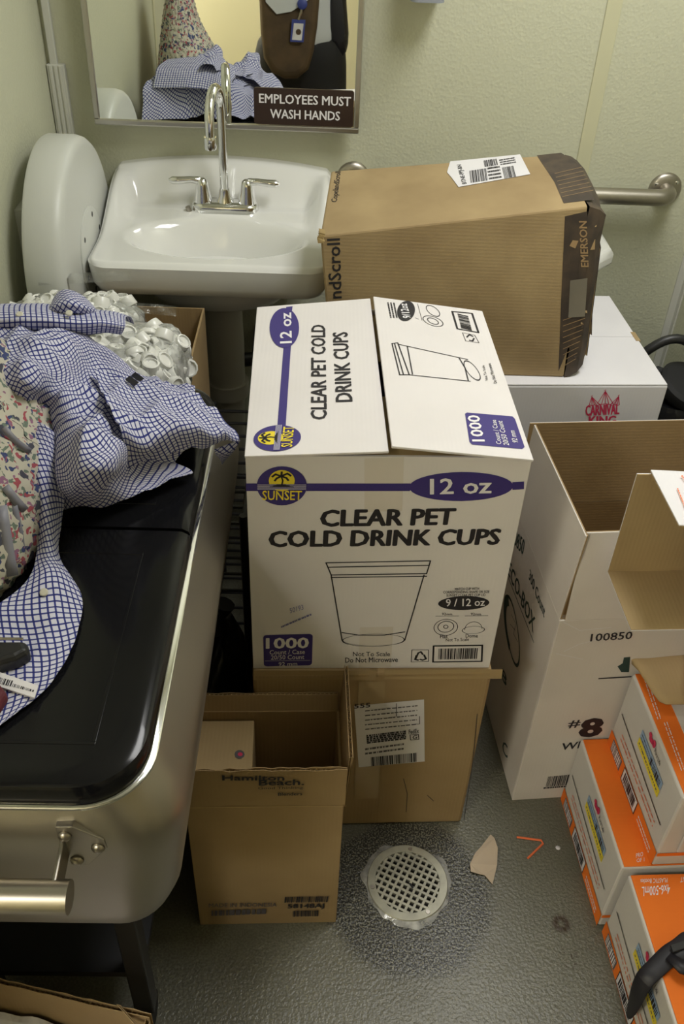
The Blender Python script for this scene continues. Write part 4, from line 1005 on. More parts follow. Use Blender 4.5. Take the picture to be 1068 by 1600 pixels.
# ---------------------------------------------------------------- canister vacuum
t = thing('canister_vacuum', 'black plastic canister vacuum with a curved handle in the room corner', 'vacuum', (.838, -.42, 0))
MB().lathe((.838, -.42, .05), (0, 0, 1), [(.085, 0), (.105, .01), (.108, .30), (.10, .33), (.108, .34), (.108, .38), (.09, .41), (.06, .43)], n=36).build('drum', M['black_matt'], t, smooth=True)
MB().lathe((.83, -.42, .455), (0, 0, 1), [(.075, 0), (.085, .02), (.085, .055), (.07, .075)], n=32).build('motor_head', M['black_gloss'], t, smooth=True)
MB().lathe((.853, -.43, .555), (.25, -.28, 1), [(.062, -.02), (.072, -.006), (.072, .012), (.064, .020), (.02, .023)], n=36).build('filter_cap', M['black_rubber'], t, smooth=True)
MB().tube([Vector((.728 + .165 * k / 12, -.39, .575 + .085 * math.sin(math.pi * (.10 + .80 * k / 12)))) for k in range(13)], .011, 12).build('handle', M['black_matt'], t, smooth=True)
MB().tube([Vector((.745 + .06 * k / 6, -.40, .53 + .05 * math.sin(math.pi * k / 8))) for k in range(7)], .012, 12).build('hose', M['black_rubber'], t, smooth=True)
for a in range(4):
    MB().lathe((.838 + .085 * math.cos(a * math.pi / 2 + .7), -.42 + .085 * math.sin(a * math.pi / 2 + .7), 0), (0, 0, 1), [(.02, 0), (.022, .02), (.012, .055)], n=14).build('caster', M['black_matt'], t, smooth=True)

# ---------------------------------------------------------------- patio cooler
t = thing('rolling_cooler', 'stainless steel rolling cooler with a glossy black two-piece lid', 'cooler', (-.36, -1.32, 0))
X0c, X1c, Y0c, Y1c = -.585, -.138, -1.722, -.925
def crr(ins, r, z): return rrect(X0c + ins, Y0c + ins * .55, X1c - ins, Y1c - ins * .55, max(.01, r), z, 8)
lv = [(.055, .07, .799), (.031, .07, .799), (.029, .07, .796), (.014, .068, .768), (.004, .066, .748), (0, .065, .73), (.004, .065, .69), (.014, .065, .62), (.022, .062, .56), (.034, .058, .525), (.055, .05, .505), (.085, .04, .497), (.12, .03, .495)]
MB().rings([crr(*q) for q in lv]).build('tub', M['cooler_steel'], t, smooth=True, angle=60)
MB().rings([rrect(-.557 - e, -1.7235 - e, -.168 + e, -.935 + e, .075, z, 10) for e, z in ((0, .798), (.0018, .7995), (.0018, .8025), (0, .804))]).build('rim_trim', M['chrome'], t, smooth=True)
for y0, y1, near in ((-1.722, -1.3265, True), (-1.3205, -.94, False)):
    def lidring(e, z):
        p = rrect(-.553 - e, y0 - e, -.172 + e, y1 + e, .07, z, 10)
        out = []
        for q in p:       # square off the corners at the seam
            x, y = q.x, q.y
            if near and y > y1 - .07: x = (-.553 - e) if x < -.36 else (-.172 + e); y = y1 if y > y1 - .002 or True and (q.y > y1 - .03) else q.y
            if (not near) and y < y0 + .07: x = (-.553 - e) if x < -.36 else (-.172 + e); y = y0 if q.y < y0 + .03 else q.y
            out.append(Vector((x, y, z)))
        return out
    lid = MB().rings([lidring(*q) for q in ((-.004, .803), (0, .806), (.0015, .822), (-.002, .832), (-.010, .837), (-.022, .8375))]).build('lid', M['black_gloss'], t, smooth=True, angle=35)
    a0, a1, b0, b1 = -.50, -.225, y0 + .05, y1 - .045
    for (x0, yy0, x1, yy1) in ((a0, b0, a1, b0 + .004), (a0, b1 - .004, a1, b1), (a0, b0 + .004, a0 + .004, b1 - .004), (a1 - .004, b0 + .004, a1, b1 - .004)):
        MB().box(x0, yy0, .8372, x1, yy1, .8382).build('panel_ridge', M['black_gloss'], lid, bevel=.0006)
MB().box(-.553, -1.328, .80, -.172, -1.319, .826).build('hinge_bar', M['black_matt'], t)
h_ = MB().tube([(-.49, -1.775, .722), (-.245, -1.775, .722)], .0175, 20).build('handle', M['nickel'], t, smooth=True)
for s, x in ((1, -.252), (-1, -.483)):
    br = MB().slab((x - s * .012, -1.7195, .745), (s * .005, 0, 0), (0, -.060, -.012), (0, .002, -.034)).build('bracket', M['nickel'], h_, bevel=.002)
    pl = MB(); py = -1.7225
    pg = [(-.014, .765), (.004, .766), (.034, .742), (.036, .728), (.010, .690), (-.014, .690)]
    pl.rings([[Vector((x + s * a, y_, z_)) for a, z_ in pg] for y_ in (-1.712, py)]); pl.build('plate', M['cooler_steel'], t, bevel=.001)
    for a, z_ in ((-.006, .750), (.026, .728), (.000, .703)):
        MB().lathe((x + s * a, py, z_), (0, -1, 0), [(.0075, 0), (.0072, .002), (.0055, .0042), (.0025, .0055)], n=16).build('rivet', M['nickel'], t, smooth=True, angle=179)
for x in (-.50, -.262):
    for y in (-1.60, -1.02):
        lg = MB().box(x - .016, y - .016, .05, x + .016, y + .016, .51).build('leg', M['black_matt'], t, bevel=.003)
        MB().lathe((x - .012, y, .03), (1, 0, 0), [(.03, 0), (.03, .024)], n=20).build('caster', M['black_rubber'], lg, smooth=True)
MB().box(-.51, -1.61, .17, -.252, -1.01, .185).build('shelf', M['black_matt'], t)

# =================================================================== SMALLER THINGS
# ---------------------------------------------------------------- cardboard box with bags behind the cooler
fr = Frame(-.508, -.905, 0, 0); w, d, h = .248, .47, .722; th = .004
t = thing('cardboard_box', 'tall narrow brown carton full of plastic bags behind the cooler', 'box', fr(w / 2, d / 2, 0))
wb = MB()
wb.box(0, 0, 0, w, th, h, fr=fr).box(0, d - th, 0, w, d, h, fr=fr).box(0, th, 0, th, d - th, h, fr=fr).box(w - th, th, 0, w, d - th, h, fr=fr).box(th, th, 0, w - th, d - th, th, fr=fr).box(th, th, .55, w - th, d - th, .62, fr=fr)
wb.build('body', M['kraft'], t)
rows = [[fr(w, .02 + .012 * k, h), fr(w + .012 * math.sin(k / 10 * math.pi) + .002, .02 + .012 * k, h - .012 * math.sin(k / 10 * math.pi)), fr(w + .020 * math.sin(k / 10 * math.pi) + .002, .02 + .012 * k, h - .05 * math.sin(k / 10 * math.pi))] for k in range(11)]
MB().grid(rows).build('torn_flap', M['kraft_pale'], t, smooth=True, solid=.003)

def lid_bag(name, label, c, rx, ry, rz, yaw, seed, n, film_extra):
    R = random.Random(seed); c = Vector(c); t = thing(name, label, 'plastic bag', (c.x, c.y, c.z - rz), 'clear bags of small white lids')
    a = math.radians(yaw); ex = Vector((math.cos(a), math.sin(a), 0)); ey = Vector((-math.sin(a), math.cos(a), 0))
    def P(u, v, k=1.0):
        cu, su, cv, sv = math.cos(u), math.sin(u), math.cos(v), math.sin(v)
        pw = lambda x, e: math.copysign(abs(x) ** e, x)
        x = pw(cv, .6) * pw(cu, .6) * rx; y = pw(cv, .6) * pw(su, .6) * ry; z = pw(sv, .7) * rz
        if z < 0: z *= .75
        q = c + ex * x + ey * y + Vector((0, 0, z)); nn = Vector((x / rx, y / ry, z / rz)).normalized()
        q += (ex * nn.x + ey * nn.y + Vector((0, 0, nn.z))) * (.010 * noise.noise(q * 26) + .006 * abs(noise.noise(q * 60))) * k
        return q
    rows = [[P(2 * math.pi * i / 60, -math.pi / 2 + .05 + (math.pi - .1) * j / 30) for i in range(61)] for j in range(31)]
    MB().grid(rows).build('film', M['film'], t, smooth=True, angle=60)
    mb = MB()
    for k in range(n):     # heap of lids and cup-shaped caps
        u = R.uniform(0, 2 * math.pi); v = R.uniform(-.2, 1.45); q = lerp(c, P(u, v, 0), R.uniform(.72, .93))
        ax = Vector((R.uniform(-1, 1), R.uniform(-1, 1), R.uniform(.1, 1.2))); r = R.uniform(.011, .019); hh = R.uniform(.004, .024)
        mb.lathe(q, ax, [(r, 0), (r * 1.06, .0015), (r * .92, hh), (r * .75, hh + .001), (r * .7, hh - .003)], n=12)
    o = mb.build('plastic_lids', M['lidplastic'], t, smooth=True, angle=50); o['kind'] = 'stuff'
    for k, (u, v, z, du, dv, dz) in enumerate(film_extra):
        rows = []
        for j in range(5):
            rows.append([onz(u + du * i / 10, v + dv * i / 10 - j * 4, z + dz * j / 4 + .004 * math.sin(i * 1.7 + j)) for i in range(11)])
        MB().grid(rows).build('bag_edge', M['film_clear'], t, smooth=True)
    return t
lid_bag('lid_bag', 'clear plastic bag of white lids lying against the round dispenser', (-.485, -.645, .770), .135, .080, .055, 6, 3, 230, [(60, 446, .81, 145, -8, .01)])
lid_bag('lid_bag', 'clear plastic bag of white lids poking out beside the checked shirt', (-.352, -.79, .738), .098, .130, .090, -6, 5, 420, [(175, 486, .82, 100, 8, .01)])

# ---------------------------------------------------------------- checked shirt
def cat(P, t):
    n = len(P) - 1; t = max(0, min(n - 1e-6, t * n)); i = int(t); f = t - i
    p0, p1, p2, p3 = P[max(0, i - 1)], P[i], P[i + 1], P[min(n, i + 2)]
    return .5 * ((2 * p1) + (p2 - p0) * f + (2 * p0 - 5 * p1 + 4 * p2 - p3) * f * f + (3 * p1 - p0 - 3 * p2 + p3) * f ** 3)
def cloth_patch(ctrl, name, parent, nr=60, nc=60, wr=.006, wf=22, seed=0, rot=0, zmin=.8395, back=0):
    G = [[onz(u, v, z) for u, v, z in r] for r in ctrl]
    if back:      # far edge falls down behind
        G = [[Vector((q.x - .006, q.y + .075, max(zmin, q.z - back))) for q in G[0]], [Vector((q.x - .003, q.y + .045, max(zmin, q.z - back * .45))) for q in G[0]]] + G
    rows = []
    for j in range(nr + 1):
        cp = [cat([G[r][c] for r in range(len(G))], j / nr) for c in range(len(G[0]))]
        rows.append([cat(cp, i / nc) for i in range(nc + 1)])
    so = Vector((seed * 3.7, seed * 1.3, 0))
    out = []
    for j, r in enumerate(rows):
        o = []
        for i, q in enumerate(r):
            a = noise.noise(Vector((q.x * wf, q.y * wf * .45, q.z * 6)) + so); b = noise.noise(Vector((q.x * wf * .4, q.y * wf, 3)) + so)
            k = wr * ((1 - abs(a) * 2.2) + .7 * (1 - abs(b) * 2.2))
            z = q.z + k
            o.append(Vector((q.x, q.y, max(zmin, z))))
        out.append(o)
    # cloth coordinates from arc length
    nrw = len(out); ncl = len(out[0]); mid = ncl // 2
    vv = [0.0]
    for j in range(1, nrw): vv.append(vv[-1] + sum((out[j][i] - out[j - 1][i]).length for i in range(0, ncl, 6)) / len(range(0, ncl, 6)))
    uv = []
    base = [0.0]
    for i in range(1, ncl): base.append(base[-1] + sum((out[j][i] - out[j][i - 1]).length for j in range(0, nrw, 6)) / len(range(0, nrw, 6)))
    for j in range(nrw):
        ln = [0.0]
        for i in range(1, ncl): ln.append(ln[-1] + (out[j][i] - out[j][i - 1]).length)
        uv.append([( .5 * (base[i] - base[mid]) + .5 * (ln[i] - ln[mid]), vv[j]) for i in range(ncl)])
    ca, sa = math.cos(math.radians(rot)), math.sin(math.radians(rot))
    uv = [[(x * ca - y * sa, x * sa + y * ca) for x, y in r] for r in uv]
    mb = MB(); mb.grid(out, uv)
    o = mb.build(name, M['check'], parent, smooth=True, angle=179, solid=.0012)
    return o, mb
t = shirt = thing('shirt', 'blue and white checked cotton shirt heaped over the black cooler lid', 'shirt', (-.38, -1.15, .838))
main, mbm = cloth_patch([
    [(-60, 500, .93), (40, 505, .955), (100, 520, .965), (160, 548, .94), (205, 580, .91), (250, 605, .89), (300, 625, .87)],
    [(-60, 545, .96), (40, 545, 1.0), (100, 560, .99), (150, 585, .93), (200, 612, .915), (250, 630, .90), (320, 655, .87)],
    [(-60, 600, .98), (40, 600, 1.01), (85, 620, .965), (130, 640, .96), (185, 650, .93), (245, 660, .905), (325, 690, .86)],
    [(-60, 650, .94), (30, 660, .935), (70, 680, .905), (130, 690, .985), (180, 690, .97), (230, 695, .90), (300, 712, .86)],
    [(-60, 700, .91), (40, 715, .905), (80, 730, .905), (125, 740, .975), (175, 740, .965), (215, 728, .885), (275, 735, .85)],
    [(-60, 750, .88), (50, 760, .88), (85, 775, .885), (120, 775, .92), (160, 775, .91), (215, 760, .86), (300, 745, .845)],
    [(-60, 800, .85), (60, 800, .85), (90, 804, .848), (130, 806, .846), (170, 803, .846), (220, 785, .845), (300, 748, .845)]],
    'body_panel', shirt, 150, 140, .011, 20, 1, rot=38, back=.12)
sleeve, mbs = cloth_patch([
    [(150, 588, .945), (200, 605, .935), (255, 612, .92), (312, 624, .89)],
    [(165, 632, .965), (215, 645, .945), (275, 648, .93), (348, 660, .88)],
    [(190, 682, .97), (232, 690, .94), (292, 680, .92), (374, 690, .865)],
    [(200, 735, .90), (240, 730, .885), (290, 716, .875), (337, 704, .865)]], 'sleeve', shirt, 90, 100, .010, 22, 2, rot=12)
cloth_patch([[(335, 704, .862), (356, 695, .862), (375, 691, .864)], [(337, 712, .845), (352, 712, .842), (366, 706, .84)], [(345, 722, .80), (347, 728, .785), (351, 722, .79)]], 'cuff_underside', shirt, 14, 14, .002, 26, 3, rot=40, zmin=.5)
band, mbb = cloth_patch([
    [(15, 640, .945), (45, 650, .955), (75, 668, .955), (98, 690, .925)],
    [(35, 720, .925), (58, 725, .935), (80, 735, .925), (103, 760, .90)],
    [(52, 800, .89), (70, 805, .90), (84, 810, .89), (97, 815, .86)],
    [(58, 860, .868), (74, 865, .876), (86, 868, .868), (94, 872, .848)],
    [(45, 905, .868), (73, 897, .873), (97, 906, .86), (127, 930, .843)],
    [(-10, 950, .868), (40, 960, .862), (85, 970, .855), (125, 975, .842)],
    [(-40, 1010, .855), (20, 1020, .853), (70, 1030, .850), (106, 1030, .842)],
    [(-50, 1080, .85), (-5, 1085, .85), (35, 1085, .847), (66, 1085, .842)],
    [(-60, 1150, .842), (-35, 1150, .842), (-12, 1146, .842), (4, 1134, .842)]], 'front_tail', shirt, 100, 44, .003, 22, 4, rot=20)
cloth_patch([
    [(-60, 480, .985), (50, 478, .99), (120, 486, .985), (170, 489, .97), (197, 497, .95)],
    [(-60, 500, 1.0), (50, 499, 1.01), (120, 504, 1.0), (170, 507, .985), (196, 510, .965)],
    [(-60, 527, .97), (50, 528, .975), (120, 526, .97), (165, 523, .96), (190, 525, .945)]], 'placket', shirt, 44, 80, .002, 20, 5, rot=2, back=.05)
cloth_patch([[(82, 470, .99), (92, 456, 1.0), (108, 453, 1.005), (128, 462, 1.0), (142, 474, .985)], [(78, 482, 1.0), (95, 475, 1.015), (112, 473, 1.02), (130, 478, 1.01), (150, 484, .985)], [(80, 492, .99), (98, 492, 1.0), (115, 491, 1.0), (135, 492, .99), (150, 490, .98)]], 'collar', shirt, 20, 30, .001, 20, 6, rot=50)
bvh_shirt = BVHTree.FromPolygons(mbm.v + mbs.v + mbb.v, mbm.f + [tuple(i + len(mbm.v) for i in f) for f in mbs.f] + [tuple(i + len(mbm.v) + len(mbs.v) for i in f) for f in mbb.f])
def cast(bvh, u, v, lift=.002, fallback=.86):
    r = ray(u, v).normalized(); loc, nn, idx, dist = bvh.ray_cast(CAM, r)
    return (loc - r * lift) if loc else (onz(u, v, fallback) if fallback else None)
for u, v in ((69, 926), (31, 492), (108, 490)):
    q = cast(bvh_shirt, u, v, .001) if v > 600 else onz(u, v, 1.012)
    MB().lathe(q, (0, -.5, 1), [(.0045, -.001), (.0052, .0015), (.004, .003)], n=16).build('button', mat('pearl_button', (.62, .60, .50), .3), shirt, smooth=True)
for k, (u, v) in enumerate(((196, 594), (205, 588))):
    q = cast(bvh_shirt, u, v, .004)
    MB().slab(q, Vector((.016, -.020, .002)), Vector((.006, .004, .004)), Vector((0, -.001, .002))).build('care_label', M['jacket'], shirt)

# ---------------------------------------------------------------- quilted bag
t = bag = thing('quilted_bag', 'cream floral quilted fabric bag standing on the cooler over the shirt', 'bag', (-.47, -1.28, .84))
secs = [(.842, .097, .215, -.460), (.87, .112, .230, -.462), (.92, .112, .222, -.470), (.98, .095, .19, -.485), (1.04, .07, .155, -.50), (1.10, .05, .12, -.51), (1.17, .034, .085, -.51), (1.24, .020, .05, -.505)]
rows = []; NS, NA = 64, 120
for j in range(NS + 1):
    z, a, b_, cx_ = [cat([s[i] for s in secs], j / NS) for i in range(4)]
    row = []
    for k in range(NA + 1):
        u = 2 * math.pi * k / NA
        pw = lambda x: math.copysign(abs(x) ** .8, x)
        q = Vector((cx_ + a * pw(math.cos(u)), -1.292 + b_ * pw(math.sin(u)), z))
        qa = (u * .20 + z) / .030; qb = (u * .20 - z) / .030
        puff = (abs(math.sin(math.pi * qa)) * abs(math.sin(math.pi * qb))) ** .5
        row.append(q + Vector((math.cos(u), math.sin(u), 0)) * .010 * puff)
    rows.append(row)
mbq = MB(); mbq.grid(rows); mbq.build('quilted_shell', M['floral'], bag, smooth=True, angle=179)
mbc = MB().rings([rows[0][:-1]], True, False); mbc.build('base', M['floral'], bag)
bvh_bag = BVHTree.FromPolygons(mbq.v, mbq.f)
def strip_on(bvh, pts, w, name, m, parent, lift=.008, thick=.001):
    C = [q for q in (cast(bvh, u, v, lift, None) for u, v in pts) if q is not None]
    for _ in range(3): C = [C[0]] + [(C[i - 1] + C[i] * 2 + C[i + 1]) / 4 for i in range(1, len(C) - 1)] + [C[-1]]
    r0, r1 = [], []
    for i, c in enumerate(C):
        td = (C[min(i + 1, len(C) - 1)] - C[max(i - 1, 0)]).normalized(); s = td.cross((CAM - c).normalized()).normalized()
        r0.append(c + s * w / 2); r1.append(c - s * w / 2)
    return MB().grid([r0, r1]).build(name, M[m], parent, smooth=True, solid=thick)
strip_on(bvh_bag, [(2, 790), (6, 820), (11, 850), (16, 880), (20, 900)], .013, 'zip_tape', 'ribbon', bag)
strip_on(bvh_bag, [(16, 770), (25, 800), (32, 830), (36, 860), (36, 890)], .009, 'zip_tape', 'ribbon', bag)
strip_on(bvh_bag, [(8, 760), (16, 772), (24, 782), (32, 790), (40, 798)], .010, 'ribbon_tab', 'ribbon', bag, .010)
strip_on(bvh_bag, [(6, 668), (18, 685), (30, 700), (42, 698), (48, 706)], .008, 'ribbon_bow', 'ribbon', bag, .009)
MB().tube([Vector((-.505 + .015 * math.sin(k * .4), -1.275 + .055 * math.cos(math.pi * k / 12), 1.22 + .16 * math.sin(math.pi * k / 12))) for k in range(13)], .011, 10).build('handle', M['floral'], bag, smooth=True)

# things lying on the shirt tail
q0 = [cast(bvh_shirt, u, v, .004, .86) for u, v in ((-40, 1015), (45, 1015), (50, 1030), (30, 1042), (-40, 1062))]
t = thing('glasses_case', 'flat black pouch lying on the tail of the checked shirt', 'pouch', q0[1])
MB().rings([[q + Vector((0, 0, k)) for q in q0] for k in (-.004, .010)] + [[lerp(q, sum(q0, Vector()) / 5, .12) + Vector((0, 0, .016)) for q in q0]]).build('pouch', M['black_matt'], t, bevel=.004)
MB().tube([q0[0] + Vector((0, .002, .016)), q0[1] + Vector((-.004, .002, .015))], .0015, 8).build('zip', M['nickel'], t)
q0 = [cast(bvh_shirt, u, v, .006, .86) for u, v in ((-30, 1064), (54, 1091), (60, 1072), (-20, 1044))]
zt = max(q.z for q in q0)
t = thing('barcode_tag', 'small white barcode tag on the tail of the checked shirt', 'tag', q0[1])
MB().hexa([q + Vector((0, 0, -.001)) for q in q0] + [q + Vector((0, 0, .001)) for q in q0]).build('card', M['paper'], t)
fc = Face(q0[0] + Vector((0, 0, .0012)), q0[1] - q0[0], q0[3] - q0[0]); D = Deco(fc, t)
D.barcode((-20, 1064), (53, 1082), (-16, 1055), n=30, seed=21, h=.0006)
q0 = [cast(bvh_shirt, u, v, .004, .86) for u, v in ((-40, 1075), (-2, 1072), (14, 1092), (0, 1115), (-40, 1130))]
MB().rings([[q + Vector((0, 0, k)) for q in q0] for k in (-.003, .006)] + [[lerp(q, sum(q0, Vector()) / 5, .2) + Vector((0, 0, .012)) for q in q0]]).build('wallet', M['dark_red'], None, bevel=.003)
tag(bpy.data.objects['wallet'], 'dark red soft wallet beside the barcode tag on the shirt', 'wallet')

# ---------------------------------------------------------------- dark things between the cooler and the cartons
t = thing('bin_bag', 'crumpled black plastic bin bag on the floor between cooler and cup carton', 'bin bag', (-.165, -1.06, 0))
rows = []
for j in range(41):
    v = math.pi * (.02 + .96 * j / 40); row = []
    for i in range(49):
        u = 2 * math.pi * i / 48; q = Vector((math.sin(v) * math.cos(u) * .052, math.sin(v) * math.sin(u) * .13, -math.cos(v) * .165))
        nn = q.normalized(); q += nn * (.018 * noise.noise(q * 20 + Vector((i == 48 and 0 or 0, 1, 2))) + .012 * abs(noise.noise(q * 48)))
        row.append(q + Vector((-.186, -1.05, .19)))
    row[-1] = row[0]; rows.append(row)
MB().grid(rows).build('sack', M['binbag'], t, smooth=True, angle=50)
MB().tube([(-.186, -1.05, .34), (-.183, -1.045, .39), (-.173, -1.04, .42)], [.02, .012, .022], 10).build('knot', M['binbag'], t, smooth=True)
t = thing('wire_rack', 'black wire rack standing in the gap under the washbasin', 'rack', (-.15, -.72, 0))
for x in (-.245, -.145):
    for y in (-.90, -.50): MB().tube([(x, y, 0), (x, y, .52)], .008, 8).build('post', M['black_matt'], t, smooth=True)
for z in (.12, .32, .50):
    sh = MB()
    for x in (-.245, -.145): sh.tube([(x, -.90, z), (x, -.50, z)], .006, 6)
    for k in range(9): sh.tube([(-.245, -.90 + .05 * k, z), (-.145, -.90 + .05 * k, z)], .0035, 6)
    sh.build('shelf', M['black_matt'], t, smooth=True)
t = thing('plastic_crate', 'black plastic crate on the floor behind the cup carton', 'crate', (-.02, -.63, 0))
for z0, z1 in ((0, .02), (.09, .11), (.19, .21), (.28, .30)):
    MB().box(-.095, -.775, z0, .06, -.765, z1).box(-.095, -.50, z0, .06, -.49, z1).box(-.095, -.765, z0, -.085, -.50, z1).box(.05, -.765, z0, .06, -.50, z1).build('rail', M['black_matt'], t)
for x in (-.095, .05):
    for y in (-.775, -.50): MB().box(x, y, 0, x + .01, y + .01, .30).build('post', M['black_matt'], t)
MB().box(-.09, -.77, .003, .055, -.495, .012).build('base', M['black_matt'], t)

# ---------------------------------------------------------------- floor drain
dcx, dcy = .186, -1.357
t = thing('floor_drain', 'round metal floor drain grate with square holes', 'drain', (dcx, dcy, 0))
MB().lathe((dcx, dcy, .0005), (0, 0, 1), [(.0765, 0), (.0765, .006), (.0752, .0075), (.0615, .0075), (.0600, .002)], n=64, cap0=False, cap1=False).build('rim', M['grate'], t, smooth=True, angle=30)
MB().lathe((dcx, dcy, 0), (0, 0, -1), [(.0735, -.001), (.0730, .04), (.055, .075), (.030, .078)], n=48, cap0=False).build('sump', M['pipe_iron'], t, smooth=True)
ang = math.radians(-27); ux = Vector((math.cos(ang), math.sin(ang), 0)); uy = Vector((-math.sin(ang), math.cos(ang), 0)); pitch = .0122; bwid = .0046; rg = .0615
for dd, pp_, zt in ((ux, uy, .0074), (uy, ux, .0071)):
    for k in range(-5, 6):
        o_ = (k + .5) * pitch
        if abs(o_) > rg - .003: continue
        L_ = math.sqrt(rg * rg - o_ * o_); c = Vector((dcx, dcy, .002)) + pp_ * o_
        MB().slab(c - dd * L_ - pp_ * bwid / 2, dd * 2 * L_, pp_ * bwid, (0, 0, zt - .002)).build('grate_bar', M['grate'], t)
for a in (82, 190, 300):
    q = Vector((dcx + .068 * math.cos(math.radians(a)), dcy + .068 * math.sin(math.radians(a)), .0078)); s = MB().lathe(q, (0, 0, 1), [(.0045, 0), (.004, .0012)], n=12).build('screw', M['nickel'], t, smooth=True)
MB().slab(Vector((dcx + .002, dcy - .004, .0076)), (.006, -.010, 0), (.003, .002, 0), (0, 0, .0008)).build('key_slot', M['black_rubber'], t)
ring = [[], []]
for k in range(72):
    a = 2 * math.pi * k / 72; r1 = .083 + .009 * noise.noise(Vector((math.cos(a) * 3, math.sin(a) * 3, 1))) + .004 * math.sin(a * 3)
    ring[0].append(Vector((dcx + .0755 * math.cos(a), dcy + .0755 * math.sin(a), .0066))); ring[1].append(Vector((dcx + r1 * math.cos(a), dcy + r1 * math.sin(a), .0012 + .0008 * math.sin(k * 2.1))))
MB().rings(ring, False, False).build('torn_film', M['film'], t, smooth=True)

# ---------------------------------------------------------------- litter on the floor
def flat(name, label, cat_, pts, m, th=.0012, curl=.004):
    P_ = [onz(u, v, .002 + curl * (.5 + .5 * math.sin(i * 1.3))) for i, (u, v) in enumerate(pts)]
    o = MB().rings([P_, [p + Vector((0, 0, th)) for p in P_]]).build(name, M[m], None); return tag(o, label, cat_)
flat('paper_scrap', 'torn piece of tan paper on the floor beside the drain', 'paper', [(735, 1362), (734, 1350), (742, 1333), (752, 1322), (766, 1304), (772, 1310), (777, 1325), (776, 1352), (769, 1382), (757, 1368), (745, 1365)], 'scrap')
t = MB().tube([onz(807, 1308, .002), onz(845, 1313, .002), onz(848, 1318, .002), onz(824, 1341, .002)], .0022, 6).build('plastic_strip', M['orange_ink'], None)
tag(t, 'bent strip of orange plastic lying on the floor', 'strip')
t = MB().lathe(onz(871, 1325, 0), (0, 0, 1), [(.004, 0), (.005, .001), (.002, .003)], n=8).build('paper_crumb', M['paper'], None); tag(t, 'tiny white crumb of paper on the floor by the cartons', 'paper')

# ---------------------------------------------------------------- open box in front of the cooler
A_, B_ = onz(-90, 1508, .30), onz(236, 1583, .30)
ex = (B_ - A_); wdt = ex.length; ex.normalize(); nrm = Vector((ex.y, -ex.x, 0)); 
if nrm.y > 0: nrm = -nrm
t = thing('cardboard_box', 'open brown carton with crushed corrugated rim below the cooler handle', 'box', (A_ + B_) / 2 - Vector((0, 0, .30)) + nrm * .13)
G_ = lambda a, b, z: Vector((A_.x, A_.y, 0)) + ex * a + nrm * b + Vector((0, 0, z))
corr_panel(G_(0, 0, 0), ex * wdt, (0, 0, .30), nrm * .007, 'panel', t, jag=.002, seed=31, m_out='kraft', m_in='kraft')
corr_panel(G_(wdt, .007, 0), nrm * .24, (0, 0, .293), -ex * .006, 'panel', t, jag=.003, seed=32)
corr_panel(G_(0, .007, 0), nrm * .24, (0, 0, .297), ex * .006, 'panel', t, jag=.003, seed=33)
corr_panel(G_(0, .247, 0), ex * wdt, (0, 0, .296), -nrm * .006, 'panel', t, jag=.003, seed=34)
MB().box(0, .002, .0, wdt, .245, .006, fr=G_).build('bottom', M['kraft_in'], t)
corr_panel(G_(wdt - .05, -.004, .292), ex * .052 + nrm * .03, nrm * .004 + Vector((0, 0, .012)), ex * .004, 'torn_lip', t, jag=.002, seed=35, m_out='kraft_pale')
t2 = thing('crumpled_paper', 'crumpled white packing paper inside the open carton below the cooler', 'paper', G_(wdt * .5, .13, .01))
rows = []
for j in range(25):
    row = []
    for i in range(33):
        q = G_(.012 + (wdt - .024) * i / 32, .014 + .21 * j / 24, .215); q.z += .035 * abs(noise.noise(q * 22)) + .02 * noise.noise(q * 9); row.append(q)
    rows.append(row)
MB().grid(rows).build('sheet', M['paper'], t2, smooth=False, solid=.002)
MB().box(.02, .02, .008, wdt - .02, .22, .205, fr=G_).build('wad', M['paper'], t2)

# =================================================================== SEEN ONLY IN THE MIRROR
def skinned(name, nodes, edges, radii, m, parent, sub=2):
    me = bpy.data.meshes.new(name); org = ORG[parent.name]
    me.from_pydata([Vector((p[0], p[1], p[2] * ZS)) - org for p in nodes], edges, [])
    o = bpy.data.objects.new(name, me); COL.objects.link(o)
    sk = o.modifiers.new('skin', 'SKIN'); sk.use_smooth_shade = True
    if not me.skin_vertices: me.attributes.new
    for i, r in enumerate(radii):
        sv = me.skin_vertices[0].data[i]; sv.radius = r if isinstance(r, tuple) else (r, r); sv.use_root = (i == 0)
    ss = o.modifiers.new('sub', 'SUBSURF'); ss.levels = sub; ss.render_levels = sub
    dg = bpy.context.evaluated_depsgraph_get(); dg.update()
    me2 = bpy.data.meshes.new_from_object(o.evaluated_get(dg)); bpy.data.objects.remove(o)
    me2.name = name; me2.materials.clear(); me2.materials.append(m)
    me2.polygons.foreach_set('use_smooth', [True] * len(me2.polygons))
    n = bpy.data.objects.new(name, me2); COL.objects.link(n); n.parent = parent; ORG[n.name] = org
    return n
px, py = -.14, -2.56
ZS = 1.0
t = person = thing('person', 'person in white shirt and black trousers with a brown bag, reflected in the mirror', 'person', (px, py, 0))
N_ = [(px, py, .84), (px, py, 1.0), (px + .01, py, 1.18), (px + .03, py, 1.33), (px + .05, py + .01, 1.42), (px + .06, py + .03, 1.50), (px + .06, py + .02, 1.60), (px + .06, py + .02, 1.68)]
E_ = [(i, i + 1) for i in range(7)]; Rr = [(.16, .115), (.14, .105), (.15, .11), (.15, .10), (.06, .06), (.055, .058), (.078, .095), (.06, .07)]
def add(chain, radii, root):
    i0 = root
    for p, r in zip(chain, radii): N_.append(p); Rr.append(r); E_.append((i0, len(N_) - 1)); i0 = len(N_) - 1
    return i0
